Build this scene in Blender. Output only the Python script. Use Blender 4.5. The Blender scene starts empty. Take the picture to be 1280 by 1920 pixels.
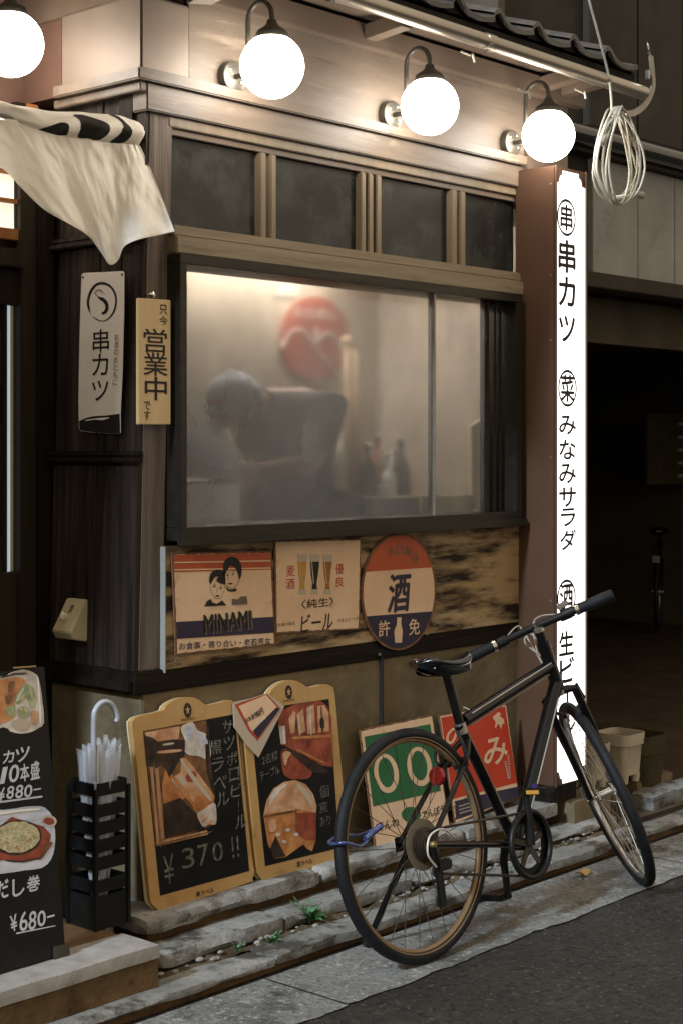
import bpy, bmesh, math, random
from mathutils import Vector as V, Matrix, noise
random.seed(11)
scene = bpy.context.scene
COL = scene.collection
R = math.radians

# ------------------------------------------------------------------ camera
CAMX, CAMY, CAMZ = -3.20, -3.68, 1.53
YAW = -48.07
FPX, CX, HY = 3000.0, 640.0, 843.0          # focal length in photo pixels, centre column, horizon row
cd = bpy.data.cameras.new("camera")
cam = bpy.data.objects.new("camera", cd); COL.objects.link(cam)
cam.location = (CAMX, CAMY, CAMZ); cam.rotation_euler = (R(90), 0, R(YAW))
cd.sensor_fit = 'VERTICAL'; cd.sensor_height = 36.0; cd.sensor_width = 24.0
cd.lens = FPX / 1920 * 36; cd.shift_y = -(960 - HY) / 1920
cd.clip_start = 0.05; cd.clip_end = 400
scene.camera = cam

# ------------------------------------------------------------------ night sky, street light, exposure
w = bpy.data.worlds.new("World"); scene.world = w; w.use_nodes = True
bg = w.node_tree.nodes["Background"]
bg.inputs[0].default_value = (1.0, 0.83, 0.62, 1); bg.inputs[1].default_value = 0.26
sd = bpy.data.lights.new("sun", 'SUN'); sd.energy = 1.3; sd.angle = R(5); sd.color = (0.72, 0.86, 1.0)
sun = bpy.data.objects.new("sun", sd); COL.objects.link(sun)
sun.rotation_euler = V((0.90, 0.09, -0.62)).to_track_quat('-Z', 'Y').to_euler()
scene.view_settings.view_transform = 'Standard'; scene.view_settings.look = 'None'
scene.view_settings.exposure = 1.5; scene.view_settings.gamma = 1.0
try:
    scene.cycles.use_denoising = True
    scene.cycles.max_bounces = 10; scene.cycles.transmission_bounces = 8; scene.cycles.transparent_max_bounces = 12
    scene.cycles.sample_clamp_indirect = 6.0
    scene.cycles.caustics_refractive = False; scene.cycles.caustics_reflective = False
except Exception:
    pass

# ------------------------------------------------------------------ helpers
_y = R(YAW)
FW = V((-math.sin(_y), math.cos(_y), 0)); RT = V((math.cos(_y), math.sin(_y), 0)); UP = V((0, 0, 1))
CP = V((CAMX, CAMY, CAMZ))
def ray(px, py):
    return RT * ((px - CX) / FPX) + FW + UP * ((HY - py) / FPX)
class PL:
    """a plane with local axes u (right), v (up), n (towards the viewer)"""
    def __init__(s, o, u, v):
        s.o = V(o); s.u = V(u).normalized(); v = V(v); s.v = (v - s.u * v.dot(s.u)).normalized(); s.n = s.u.cross(s.v)
    def hit(s, px, py):
        d = ray(px, py); t = (s.o - CP).dot(s.n) / d.dot(s.n); return CP + d * t
    def loc(s, px, py):
        q = s.hit(px, py) - s.o; return (q.dot(s.u), q.dot(s.v))
    def pt(s, a, b, h=0.0):
        return s.o + s.u * a + s.v * b + s.n * h
    def locs(s, pts): return [s.loc(*p) for p in pts]
def front(y, z=0): return PL((0, y, z), (1, 0, 0), (0, 0, 1))
def side(x): return PL((x, 0, 0), (0, -1, 0), (0, 0, 1))
def floorp(z): return PL((0, 0, z), (1, 0, 0), (0, 1, 0))
def quadplane(base, tl, tr, br, bl):
    """plane turned within base so that u follows the mean of the top and bottom edge"""
    a, b, c, d = [base.hit(*p) for p in (tl, tr, br, bl)]
    u = (b - a).normalized() + (c - d).normalized()
    return PL(d, u, base.v)
def cr(ox, oy, s, pts): return [(ox + x / s, oy + y / s) for x, y in pts]

ORG = {}
def thing(name, loc, label, cat, group=None):
    o = bpy.data.objects.new(name, None); COL.objects.link(o); o.location = loc; o.empty_display_size = .05
    o["label"] = label; o["category"] = cat
    if group: o["group"] = group
    ORG[o.name] = V(loc); return o
def tag(o, label, cat, group=None):
    o["label"] = label; o["category"] = cat
    if group: o["group"] = group
    return o
def struct(o): o["kind"] = "structure"; return o

class B:
    def __init__(s): s.v = []; s.f = []
    def add(s, vs, fs):
        k = len(s.v); s.v += [V(p) for p in vs]; s.f += [[i + k for i in f] for f in fs]; return s
    def box(s, x0, x1, y0, y1, z0, z1):
        return s.add([(x0,y0,z0),(x1,y0,z0),(x1,y1,z0),(x0,y1,z0),(x0,y0,z1),(x1,y0,z1),(x1,y1,z1),(x0,y1,z1)],
                     [(3,2,1,0),(4,5,6,7),(0,1,5,4),(1,2,6,5),(2,3,7,6),(3,0,4,7)])
    def obox(s, c, ax, ay, az, hx, hy, hz):
        c = V(c); ax, ay, az = V(ax).normalized(), V(ay).normalized(), V(az).normalized()
        P = [c + ax*(hx*i) + ay*(hy*j) + az*(hz*k) for k in (-1,1) for i, j in ((-1,-1),(1,-1),(1,1),(-1,1))]
        return s.add(P, [(3,2,1,0),(4,5,6,7),(0,1,5,4),(1,2,6,5),(2,3,7,6),(3,0,4,7)])
    def bar(s, p, q, wx, wy, ref=(0,0,1)):
        p, q = V(p), V(q); d = (q - p).normalized(); r = V(ref)
        if abs(d.dot(r)) > .95: r = V((1,0,0))
        a = d.cross(r).normalized(); b = a.cross(d).normalized()
        return s.obox((p + q) / 2, a, b, d, wx/2, wy/2, (q - p).length/2)
    def prism(s, pts, vec):
        n = len(pts); vec = V(vec); P = [V(p) for p in pts]
        return s.add(P + [p + vec for p in P], [list(range(n))[::-1], list(range(n, 2*n))] + [(i, (i+1) % n, n + (i+1) % n, n + i) for i in range(n)])
    def flat(s, pl, pts, h0, h1=None):
        """polygon given in plane-local coordinates, front at h0 (sheet) or slab h0..h1"""
        if h1 is None: return s.add([pl.pt(a, b, h0) for a, b in pts], [list(range(len(pts)))])
        return s.prism([pl.pt(a, b, h0) for a, b in pts], pl.n * (h1 - h0))
    def tube(s, pts, r, seg=10, caps=True, closed=False, flat=None):
        pts = [V(p) for p in pts]; n = len(pts); rr = r if isinstance(r, (list, tuple)) else [r] * n
        ref = None; rings = []
        for i, p in enumerate(pts):
            if closed: d = pts[(i+1) % n] - pts[i-1]
            else: d = pts[min(i+1, n-1)] - pts[max(i-1, 0)]
            d.normalize()
            if ref is None:
                ref = V((0,0,1)) if abs(d.z) < .9 else V((1,0,0))
            a = (ref - d * ref.dot(d)).normalized(); ref = a; b = d.cross(a)
            rings.append([p + (a*math.cos(t) + b*math.sin(t)) * rr[i] for t in [2*math.pi*k/seg for k in range(seg)]])
        k0 = len(s.v)
        for rg in rings: s.v += rg
        m = n if closed else n - 1
        for i in range(m):
            j = (i+1) % n
            for k in range(seg):
                s.f.append([k0 + i*seg + k, k0 + i*seg + (k+1) % seg, k0 + j*seg + (k+1) % seg, k0 + j*seg + k])
        if caps and not closed:
            s.f.append([k0 + k for k in range(seg)][::-1]); s.f.append([k0 + (n-1)*seg + k for k in range(seg)])
        return s
    def lathe(s, o, d, prof, seg=24, ref=None, cap=True):
        o, d = V(o), V(d).normalized(); r = V(ref) if ref else (V((0,0,1)) if abs(d.z) < .9 else V((1,0,0)))
        a = (r - d * r.dot(d)).normalized(); b = d.cross(a); k0 = len(s.v); n = len(prof)
        for t, rad in prof:
            s.v += [o + d*t + (a*math.cos(x) + b*math.sin(x)) * rad for x in [2*math.pi*k/seg for k in range(seg)]]
        for i in range(n-1):
            for k in range(seg):
                s.f.append([k0+i*seg+k, k0+i*seg+(k+1)%seg, k0+(i+1)*seg+(k+1)%seg, k0+(i+1)*seg+k])
        if cap:
            s.f.append([k0+k for k in range(seg)][::-1]); s.f.append([k0+(n-1)*seg+k for k in range(seg)])
        return s
    def sphere(s, c, r, seg=24, rings=14, sc=(1,1,1)):
        c = V(c); k0 = len(s.v)
        s.v.append(c + V((0,0,-r*sc[2])))
        for i in range(1, rings):
            t = -math.pi/2 + math.pi*i/rings
            s.v += [c + V((r*math.cos(t)*math.cos(x)*sc[0], r*math.cos(t)*math.sin(x)*sc[1], r*math.sin(t)*sc[2])) for x in [2*math.pi*k/seg for k in range(seg)]]
        s.v.append(c + V((0,0,r*sc[2]))); top = len(s.v) - 1
        for k in range(seg):
            s.f.append([k0, k0+1+(k+1)%seg, k0+1+k]); s.f.append([top, top-seg+k, top-seg+(k+1)%seg])
        for i in range(rings-2):
            for k in range(seg):
                s.f.append([k0+1+i*seg+k, k0+1+i*seg+(k+1)%seg, k0+1+(i+1)*seg+(k+1)%seg, k0+1+(i+1)*seg+k])
        return s
    def grid(s, fn, nu, nv):
        k0 = len(s.v)
        for j in range(nv+1):
            for i in range(nu+1): s.v.append(V(fn(i/nu, j/nv)))
        for j in range(nv):
            for i in range(nu):
                a = k0 + j*(nu+1) + i; s.f.append([a, a+1, a+nu+2, a+nu+1])
        return s
    def build(s, name, m, parent=None, smooth=False, bevel=0, solid=0, lean=None, sub=0):
        if parent is not None: org = ORG[parent.name]
        else:
            xs = [p.x for p in s.v]; ys = [p.y for p in s.v]; org = V(((min(xs)+max(xs))/2, (min(ys)+max(ys))/2, min(p.z for p in s.v)))
        vs = s.v if lean is None else [lean(p) for p in s.v]
        me = bpy.data.meshes.new(name); me.from_pydata([p - org for p in vs], [], s.f); me.validate()
        bm = bmesh.new(); bm.from_mesh(me)
        if len(s.f) > 1: bmesh.ops.recalc_face_normals(bm, faces=bm.faces)
        if bevel:
            ed = [e for e in bm.edges if len(e.link_faces) == 2 and e.calc_face_angle(0) > .6]
            if ed: bmesh.ops.bevel(bm, geom=ed, offset=bevel, segments=2, affect='EDGES', clamp_overlap=True)
        if solid:
            bmesh.ops.solidify(bm, geom=bm.faces[:], thickness=solid)
        bm.to_mesh(me); bm.free()
        if smooth:
            for p in me.polygons: p.use_smooth = True
            if smooth == 'auto':
                try: me.set_sharp_from_angle(angle=R(38))
                except Exception: pass
        me.materials.append(m)
        o = bpy.data.objects.new(name, me); COL.objects.link(o)
        if parent is not None: o.parent = parent
        else: o.location = org
        ORG[o.name] = org; return o

def spl(pts, n=6, closed=True):
    """Catmull-Rom through 2-D points"""
    out = []; m = len(pts)
    for i in range(m if closed else m - 1):
        g = lambda k: pts[k % m] if closed else pts[max(0, min(m-1, k))]
        p0, p1, p2, p3 = g(i-1), g(i), g(i+1), g(i+2)
        for k in range(n):
            t = k / n
            out.append(tuple(.5*((2*p1[c]) + (-p0[c]+p2[c])*t + (2*p0[c]-5*p1[c]+4*p2[c]-p3[c])*t*t + (-p0[c]+3*p1[c]-3*p2[c]+p3[c])*t**3) for c in range(len(p1))))
    if not closed: out.append(tuple(pts[-1]))
    return out
def ell(cx, cy, rx, ry, n=36, tilt=0):
    c, s_ = math.cos(R(tilt)), math.sin(R(tilt)); o = []
    for k in range(n):
        a = 2*math.pi*k/n; x, y = rx*math.cos(a), ry*math.sin(a); o.append((cx + x*c - y*s_, cy + x*s_ + y*c))
    return o
def clip(poly, p, q):
    """keep the side of the line p->q where cross >= 0"""
    f = lambda a: (q[0]-p[0])*(a[1]-p[1]) - (q[1]-p[1])*(a[0]-p[0]); o = []
    for i, a in enumerate(poly):
        b = poly[(i+1) % len(poly)]; fa, fb = f(a), f(b)
        if fa >= 0: o.append(a)
        if fa * fb < 0:
            t = fa / (fa - fb); o.append((a[0]+(b[0]-a[0])*t, a[1]+(b[1]-a[1])*t))
    return o
def dens(pts, step):
    o = []
    for i, a in enumerate(pts):
        b = pts[(i+1) % len(pts)]; n = max(1, int(math.hypot(b[0]-a[0], b[1]-a[1]) / step))
        o += [(a[0]+(b[0]-a[0])*k/n, a[1]+(b[1]-a[1])*k/n) for k in range(n)]
    return o
def ragged(pts, step, amp, sd=0):
    o = []
    for i, p in enumerate(dens(pts, step)):
        q = noise.noise_vector(V((p[0]/step*.45 + sd, p[1]/step*.45, sd*1.7))); o.append((p[0]+q.x*amp, p[1]+q.y*amp))
    return o

def rough(name, ext, m, parent=None, res=.035, amp=.006, rnd=.012, nscale=9, seed=0, smooth=True, chip=0):
    x0,x1,y0,y1,z0,z1 = ext; bm = bmesh.new(); bmesh.ops.create_cube(bm, size=1)
    for v in bm.verts: v.co = V((x0+(v.co.x+.5)*(x1-x0), y0+(v.co.y+.5)*(y1-y0), z0+(v.co.z+.5)*(z1-z0)))
    for ax, a, b in ((0,x0,x1),(1,y0,y1),(2,z0,z1)):
        n = max(2, int((b-a)/res)); nn = V([1.0 if k == ax else 0 for k in range(3)])
        for k in range(1, n):
            co = V((0,0,0)); co[ax] = a+(b-a)*k/n
            bmesh.ops.bisect_plane(bm, geom=bm.verts[:]+bm.edges[:]+bm.faces[:], plane_co=co, plane_no=nn)
    r = min(rnd, (x1-x0)/2.2, (y1-y0)/2.2, (z1-z0)/2.2)
    for v in bm.verts:
        p = v.co; q = V((min(max(p.x,x0+r),x1-r), min(max(p.y,y0+r),y1-r), min(max(p.z,z0+r),z1-r)))
        d = p - q; on = sum(1 for c in d if abs(c) > 1e-6)
        if d.length > 1e-7: p = q + d.normalized()*r
        s = V((seed*3.1, seed*1.3, seed*.7))
        nv = noise.noise_vector(p*nscale + s) + noise.noise_vector(p*nscale*2.7 + s)*.5
        k = amp * (1 if on < 2 else 1.6)
        if chip and on >= 2:
            c = noise.noise(p*5 + s)
            if c > .05: k2 = chip*min(1, c*3); p = p - d.normalized()*k2
        v.co = p + nv*k
    me = bpy.data.meshes.new(name); org = ORG[parent.name] if parent else V(((x0+x1)/2,(y0+y1)/2,z0))
    for v in bm.verts: v.co -= org
    bmesh.ops.recalc_face_normals(bm, faces=bm.faces); bm.to_mesh(me); bm.free()
    for p in me.polygons: p.use_smooth = smooth
    try: me.set_sharp_from_angle(angle=R(50))
    except Exception: pass
    me.materials.append(m); o = bpy.data.objects.new(name, me); COL.objects.link(o)
    if parent: o.parent = parent
    else: o.location = org
    ORG[o.name] = org; return o

_glyph = {}
def glyph(t, off=0.0, shear=0.0):
    k = (t, off, shear)
    if k not in _glyph:
        c = bpy.data.curves.new("g", 'FONT'); c.body = t; c.resolution_u = 3; c.offset = off; c.shear = shear; c.fill_mode = 'FRONT'
        o = bpy.data.objects.new("g", c); me = bpy.data.meshes.new_from_object(o)
        vs = [tuple(v.co) for v in me.vertices]; fs = [list(p.vertices) for p in me.polygons]
        bpy.data.objects.remove(o); bpy.data.curves.remove(c); bpy.data.meshes.remove(me)
        xs = [v[0] for v in vs] or [0, 1]; ys = [v[1] for v in vs] or [0, 1]
        _glyph[k] = (vs, fs, min(xs), max(xs), min(ys), max(ys))
    return _glyph[k]
def put(b, pl, t, ca, cb, wd, ht, h, off=0.0, shear=0.0, rot=0.0):
    """write t on a plane, fitted to a box wd x ht round local (ca, cb)"""
    vs, fs, x0, x1, y0, y1 = glyph(t, 0.0, shear); c, s_ = math.cos(rot), math.sin(rot)
    d = abs(off)*min(ht, wd) if len(t) == 1 else abs(off)*ht
    for k, (ox, oy) in enumerate([(0,0)] + ([(d,0),(-d,0),(0,d*.8),(0,-d*.8)] if off > 0 else [])):
        o = []
        for x, y, z in vs:
            a = ((x-x0)/max(1e-6, x1-x0)-.5)*wd; q = ((y-y0)/max(1e-6, y1-y0)-.5)*ht
            o.append(pl.pt(ca + a*c - q*s_ + ox, cb + a*s_ + q*c + oy, h + .00004*k))
        b.add(o, fs)
def write(pl, items, h, m, parent, name="lettering"):
    """items: (text, px, py, width px, height px[, offset, shear, rot])"""
    for it in items:
        b = B(); t, px, py, wp, hp = it[:5]; off = it[5] if len(it) > 5 else 0; sh = it[6] if len(it) > 6 else 0; ro = it[7] if len(it) > 7 else 0
        a, q = pl.loc(px, py); wd = pl.loc(px+wp/2, py)[0] - pl.loc(px-wp/2, py)[0]; ht = pl.loc(px, py-hp/2)[1] - pl.loc(px, py+hp/2)[1]
        put(b, pl, t, a, q, wd, ht, h, off, sh, ro); b.build(name, m, parent)
def shape(pl, pts, h, m, parent, name, smooth_n=0, h1=None):
    if smooth_n: pts = spl(pts, smooth_n)
    return B().flat(pl, pl.locs(pts), h, h1).build(name, m, parent)

# ------------------------------------------------------------------ materials
def mat(name, c1, c2=None, rough=.6, metal=0.0, scale=5, stretch=(1,1,1), bump=0.0, bscale=None, spec=.4,
        stain=None, emis=None, coat=0, lo=.32, hi=.68, rvar=.0, detail=6, alpha=None):
    m = bpy.data.materials.new(name); m.use_nodes = True; nt = m.node_tree; N = nt.nodes; L = nt.links
    p = N["Principled BSDF"]; p.inputs["Roughness"].default_value = rough; p.inputs["Metallic"].default_value = metal
    p.inputs["Specular IOR Level"].default_value = spec; p.inputs["Coat Weight"].default_value = coat
    p.inputs["Base Color"].default_value = (*c1, 1)
    if emis: p.inputs["Emission Color"].default_value = (*emis[0], 1); p.inputs["Emission Strength"].default_value = emis[1]
    tc = N.new("ShaderNodeTexCoord"); mp = N.new("ShaderNodeMapping"); L.new(tc.outputs["Object"], mp.inputs[0])
    mp.inputs["Scale"].default_value = [scale*k for k in stretch]
    out = None
    if c2:
        n = N.new("ShaderNodeTexNoise"); n.inputs["Detail"].default_value = detail; n.inputs["Scale"].default_value = 1; n.inputs["Roughness"].default_value = .62
        L.new(mp.outputs[0], n.inputs["Vector"]); r = N.new("ShaderNodeValToRGB")
        r.color_ramp.elements[0].position = lo; r.color_ramp.elements[1].position = hi
        r.color_ramp.elements[0].color = (*c1, 1); r.color_ramp.elements[1].color = (*c2, 1)
        L.new(n.outputs["Fac"], r.inputs[0]); out = r.outputs[0]
        if rvar:
            mr = N.new("ShaderNodeMapRange"); mr.inputs[3].default_value = max(.05, rough-rvar); mr.inputs[4].default_value = min(1, rough+rvar)
            L.new(n.outputs["Fac"], mr.inputs[0]); L.new(mr.outputs[0], p.inputs["Roughness"])
    for st in (stain or []):
        col, ssc, thr, sstr = st[:4]
        n2 = N.new("ShaderNodeTexNoise"); n2.inputs["Detail"].default_value = 8; n2.inputs["Scale"].default_value = 1; n2.inputs["Roughness"].default_value = .7
        m2 = N.new("ShaderNodeMapping"); m2.inputs["Scale"].default_value = [ssc*k for k in sstr]; m2.inputs["Location"].default_value = (3.3+thr, 1.7, 5.1)
        L.new(tc.outputs["Object"], m2.inputs[0]); L.new(m2.outputs[0], n2.inputs["Vector"])
        r2 = N.new("ShaderNodeValToRGB"); r2.color_ramp.elements[0].position = thr; r2.color_ramp.elements[1].position = min(1, thr+.12)
        L.new(n2.outputs["Fac"], r2.inputs[0]); mx = N.new("ShaderNodeMix"); mx.data_type = 'RGBA'
        mx.inputs[7].default_value = (*col, 1)
        fc = r2.outputs[0]
        if len(st) > 4:
            mm = N.new("ShaderNodeMath"); mm.operation = 'MULTIPLY'; mm.inputs[1].default_value = st[4]; L.new(fc, mm.inputs[0]); fc = mm.outputs[0]
        L.new(fc, mx.inputs[0])
        if out: L.new(out, mx.inputs[6])
        else: mx.inputs[6].default_value = (*c1, 1)
        out = mx.outputs[2]
    if out: L.new(out, p.inputs["Base Color"])
    if bump:
        n3 = N.new("ShaderNodeTexNoise"); n3.inputs["Detail"].default_value = 7; n3.inputs["Roughness"].default_value = .65
        m3 = N.new("ShaderNodeMapping"); bs = bscale or scale*3; m3.inputs["Scale"].default_value = [bs*k for k in stretch]
        n3.inputs["Scale"].default_value = 1; L.new(tc.outputs["Object"], m3.inputs[0]); L.new(m3.outputs[0], n3.inputs["Vector"])
        bp = N.new("ShaderNodeBump"); bp.inputs["Strength"].default_value = bump; bp.inputs["Distance"].default_value = .01
        L.new(n3.outputs["Fac"], bp.inputs["Height"]); L.new(bp.outputs[0], p.inputs["Normal"])
    return m
ZG = (1, 1, .09)          # grain runs up
XG = (.09, 1, 1)          # grain runs along x
M = {}
M['asphalt'] = mat("asphalt", (.024,.022,.020), (.048,.043,.038), .6, scale=2.2, bump=1.0, bscale=70, stain=[((.010,.010,.009), 34, .50, (1,1,1), .8), ((.17,.16,.15), 48, .565, (1,1,1), .8), ((.09,.082,.072), 2.4, .55, (1,.5,1), .5), ((.015,.014,.013), 1.6, .58, (1,1,1), .5), ((.35,.33,.30), 30, .70, (1,1,1), .8)], spec=0.2)
M['apron'] = mat("apron_concrete", (.13,.13,.125), (.25,.25,.235), .8, scale=3.5, bump=1.0, bscale=55, stain=[((.03,.028,.024), 4, .54, (1,1,1), .8), ((.50,.50,.46), 48, .54, (1,1,1), .75), ((.03,.028,.024), 55, .53, (1,1,1), .8)], spec=0.2)
M['kerb'] = mat("kerb_concrete", (.16,.16,.148), (.32,.315,.295), .82, scale=6, bump=.8, bscale=45, stain=[((.035,.028,.018), 6, .50, (1,1,2), .85), ((.05,.045,.03), 55, .56, (1,1,1), .8), ((.40,.39,.36), 70, .60, (1,1,1), .6)], spec=0.2)
M['step'] = mat("step_concrete", (.20,.195,.18), (.39,.38,.355), .85, scale=6, bump=.8, bscale=38, stain=[((.05,.036,.020), 5.5, .49, (1,1,2), .85), ((.03,.028,.025), 38, .57, (1,1,1), .8), ((.45,.43,.39), 60, .60, (1,1,1), .6)], spec=0.2)
M['granite'] = mat("entry_granite", (.26,.245,.225), (.40,.375,.345), .6, scale=14, bump=.2, bscale=80, stain=[((.10,.06,.03), 5, .60, (1,1,1), .6)])
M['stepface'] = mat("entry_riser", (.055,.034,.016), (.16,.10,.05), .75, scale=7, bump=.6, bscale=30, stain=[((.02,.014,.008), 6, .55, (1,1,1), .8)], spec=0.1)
M['tilefloor'] = mat("entry_floor", (.12,.07,.03), (.20,.12,.055), .5, scale=9, bump=.1)
M['soil'] = mat("soil", (.05,.038,.022), (.15,.115,.075), .95, scale=18, bump=1.0, bscale=50, spec=0.1)
M['basewall'] = mat("base_concrete", (.105,.080,.045), (.205,.162,.098), .8, scale=4, bump=.35, bscale=30, stain=[((.055,.040,.018), 3, .55, (1,1,.6), .8), ((.30,.25,.15), 60, .68, (1,1,1), .4)], spec=0.2)
M['darkwood'] = mat("dark_timber", (.007,.005,.004), (.020,.014,.010), .5, scale=16, stretch=ZG, bump=.5, bscale=30, rvar=.12, spec=0.12)
M['darkwoodx'] = mat("dark_timber_beam", (.007,.005,.004), (.018,.013,.009), .5, scale=16, stretch=XG, bump=.5, bscale=30, spec=0.12)
M['plank'] = mat("weathered_plank", (.010,.0075,.006), (.060,.042,.032), .5, scale=24, stretch=(1,1,.055), bump=1.0, bscale=26, rvar=.15, lo=.36, hi=.72, spec=0.2)
M['postwood'] = mat("weathered_post", (.05,.038,.03), (.22,.17,.135), .65, scale=26, stretch=(1,1,.06), bump=.8, bscale=30, lo=.3, hi=.7)
M['lintel'] = mat("lintel_timber", (.10,.077,.058), (.20,.158,.122), .42, scale=10, stretch=XG, bump=.25, bscale=22, rvar=.15, stain=[((.36,.30,.23), 7, .60, (.4,1,1), .7), ((.05,.04,.03), 20, .68, (.3,1,1), .8)])
M['fascia'] = mat("fascia_board", (.115,.090,.070), (.20,.160,.126), .48, scale=6, stretch=(.22,1,1), bump=.25, bscale=9, rvar=.15, stain=[((.34,.28,.215), 5, .55, (.30,1,1.8), .7), ((.09,.068,.05), 4, .60, (.4,1,1), .6), ((.085,.064,.048), 34, .57, (.05,1,1), .75), ((.42,.35,.27), 20, .62, (.10,1,1.2), .6)])
M['cladding'] = mat("metal_cladding", (.17,.135,.108), (.225,.182,.148), .48, metal=.2, scale=3, bump=.12, bscale=2.5, stain=[((.19,.145,.11), 6, .62, (1,1,1), .5)])
M['soffit'] = mat("soffit_brown", (.10,.072,.053), (.16,.12,.09), .5, scale=6, stretch=XG, bump=.1)
M['porchwall'] = mat('porch_wall', (.115,.062,.044), (.15,.085,.062), .6, scale=5, bump=.1)
M['sill'] = mat("sill_timber", (.16,.125,.08), (.27,.215,.145), .5, scale=12, stretch=XG, bump=.3, bscale=24, stain=[((.10,.075,.045), 9, .60, (.25,1,1), .7)])
M['mullion'] = mat("mullion_timber", (.15,.115,.075), (.22,.175,.12), .45, scale=14, stretch=ZG, bump=.2)
M['alum'] = mat("bronze_aluminium", (.030,.026,.020), (.045,.040,.031), .36, metal=.55, scale=30, stretch=XG, bump=.03)
M['darkglass'] = mat("dark_pane", (.006,.0065,.006), (.020,.022,.0195), .22, scale=5, spec=.5, rvar=.12, stain=[((.045,.05,.043), 5, .50, (1,1,1), .6), ((.10,.105,.09), 90, .70, (1,1,1), .7), ((.07,.075,.065), 16, .62, (1,1,.3), .5)])
M['char'] = mat("charred_board", (.020,.013,.008), (.40,.28,.15), .5, scale=8, stretch=(.30,1,1.7), bump=.35, bscale=14, lo=.42, hi=.57, stain=[((.56,.42,.25), 5, .56, (.3,1,1.4), .75), ((.03,.02,.012), 11, .60, (.22,1,1.8), .5)], spec=0.2)
M['roof'] = mat("roof_tile", (.055,.05,.045), (.13,.118,.10), .42, scale=9, bump=.25, bscale=30)
M['eave'] = mat("eave_dark", (.018,.016,.014), (.035,.03,.026), .8, scale=9, spec=0.1)
M['gutter'] = mat("gutter_metal", (.36,.32,.26), (.50,.45,.38), .33, metal=.85, scale=8, stretch=XG, rvar=.1, bump=.05, stain=[((.10,.075,.05), 12, .62, (.3,1,1), .7)])
M['grey_metal'] = mat("grey_metal", (.28,.26,.22), (.40,.37,.32), .35, metal=.6, scale=9, bump=.05)
M['iron'] = mat("dark_iron", (.05,.045,.038), (.085,.076,.062), .42, metal=.4, scale=20, bump=.05, spec=0.25)
M['plate'] = mat("lamp_plate", (.09,.085,.07), (.13,.12,.10), .35, metal=.5, scale=9)
M['globe'] = mat("lamp_globe", (.9,.88,.82), None, .3, emis=((1.0,.90,.78), 8.5))
M['signbrown'] = mat("sign_housing", (.085,.046,.029), (.108,.060,.038), .34, scale=4, metal=.15, bump=.05, stain=[((.26,.15,.09), 120, .72, (1,1,1), .6)])
M['signlight'] = mat("sign_panel", (.9,.9,.9), None, .4, emis=((1.0,.97,.95), .85))
M['ink'] = mat("ink_black", (.012,.010,.010), None, .6)
M['white'] = mat("tin_white", (.80,.76,.69), (.88,.84,.77), .5, scale=6, stain=[((.30,.20,.12), 9, .66, (1,1,1), .6)])
M['plaque'] = mat("plaque_wood", (.58,.42,.21), (.68,.50,.27), .5, scale=20, stretch=ZG, bump=.05)
M['cream'] = mat("tin_cream", (.70,.47,.295), (.82,.585,.385), .45, scale=5, bump=.05, stain=[((.38,.19,.09), 7, .58, (1,1,1.5), .6), ((.24,.12,.06), 45, .64, (1,1,.35), .6)])
M['rust'] = mat("rusted_edge", (.12,.055,.025), (.26,.13,.065), .75, scale=30, bump=.3)
M['tinred'] = mat("tin_red", (.42,.075,.024), (.50,.10,.034), .45, scale=6, stain=[((.25,.07,.03), 9, .62, (1,1,1), .6), ((.45,.25,.16), 40, .70, (1,1,.4), .5)])
M['scarlet'] = mat("scarlet_enamel", (.50,.040,.016), (.56,.055,.02), .4, scale=6, stain=[((.30,.05,.02), 9, .64, (1,1,1), .5)])
M['navy'] = mat("tin_navy", (.022,.018,.040), (.035,.028,.055), .45, scale=6, stain=[((.09,.06,.05), 18, .67, (1,1,1), .5)])
M['green'] = mat("enamel_green", (.018,.115,.040), (.028,.15,.055), .42, scale=6, stain=[((.08,.12,.05), 20, .66, (1,1,.4), .5)])
M['redprint'] = mat("red_print", (.45,.06,.03), None, .5)
M['greyprint'] = mat("grey_print", (.14,.11,.085), None, .6)
M['amber'] = mat("amber_print", (.50,.24,.035), (.58,.30,.05), .5, scale=20)
M['brownbeer'] = mat("brown_print", (.26,.10,.02), (.36,.15,.03), .5, scale=20)
M['foam'] = mat("foam_print", (.50,.42,.32), None, .6)
M['yellowframe'] = mat("yellow_frame", (.42,.245,.085), (.54,.34,.135), .42, scale=5, bump=.06, stain=[((.26,.12,.03), 8, .58, (1,1,1), .6), ((.70,.50,.26), 26, .63, (1,1,.5), .5)])
M['frameedge'] = mat("frame_edge", (.62,.53,.34), None, .5)
M['board'] = mat("chalkboard", (.0045,.005,.0055), (.010,.0105,.011), .35, spec=.25, scale=8, rvar=.1)
M['chalk'] = mat("chalk", (.20,.195,.165), (.045,.043,.037), .9, scale=70, lo=.38, hi=.62)
M['chalkw'] = mat("marker_white", (.62,.62,.66), (.52,.52,.58), .7, scale=40)
M['pbrown'] = mat("print_brown", (.07,.028,.010), (.30,.14,.055), .35, scale=14, coat=.5)
M['pdark'] = mat("print_dark", (.008,.006,.005), (.06,.035,.022), .3, scale=22, coat=.5)
M['ppeach'] = mat("print_peach", (.40,.17,.075), (.76,.47,.28), .35, scale=16, coat=.5)
M['porange'] = mat("print_orange", (.30,.085,.020), (.66,.31,.11), .35, scale=18, coat=.5)
M['pwhite'] = mat("print_white", (.36,.31,.27), (.80,.74,.67), .35, scale=16, coat=.5)
M['pred'] = mat("print_red", (.11,.018,.010), (.42,.095,.05), .3, scale=22, coat=.5)
M['pwood'] = mat("print_wood", (.32,.15,.07), (.60,.36,.20), .4, scale=40, stretch=ZG, coat=.5)
M['pblue'] = mat("print_paleblue", (.30,.33,.42), (.70,.72,.80), .4, scale=16, stretch=(.4,1,1.6), coat=.5)
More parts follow.
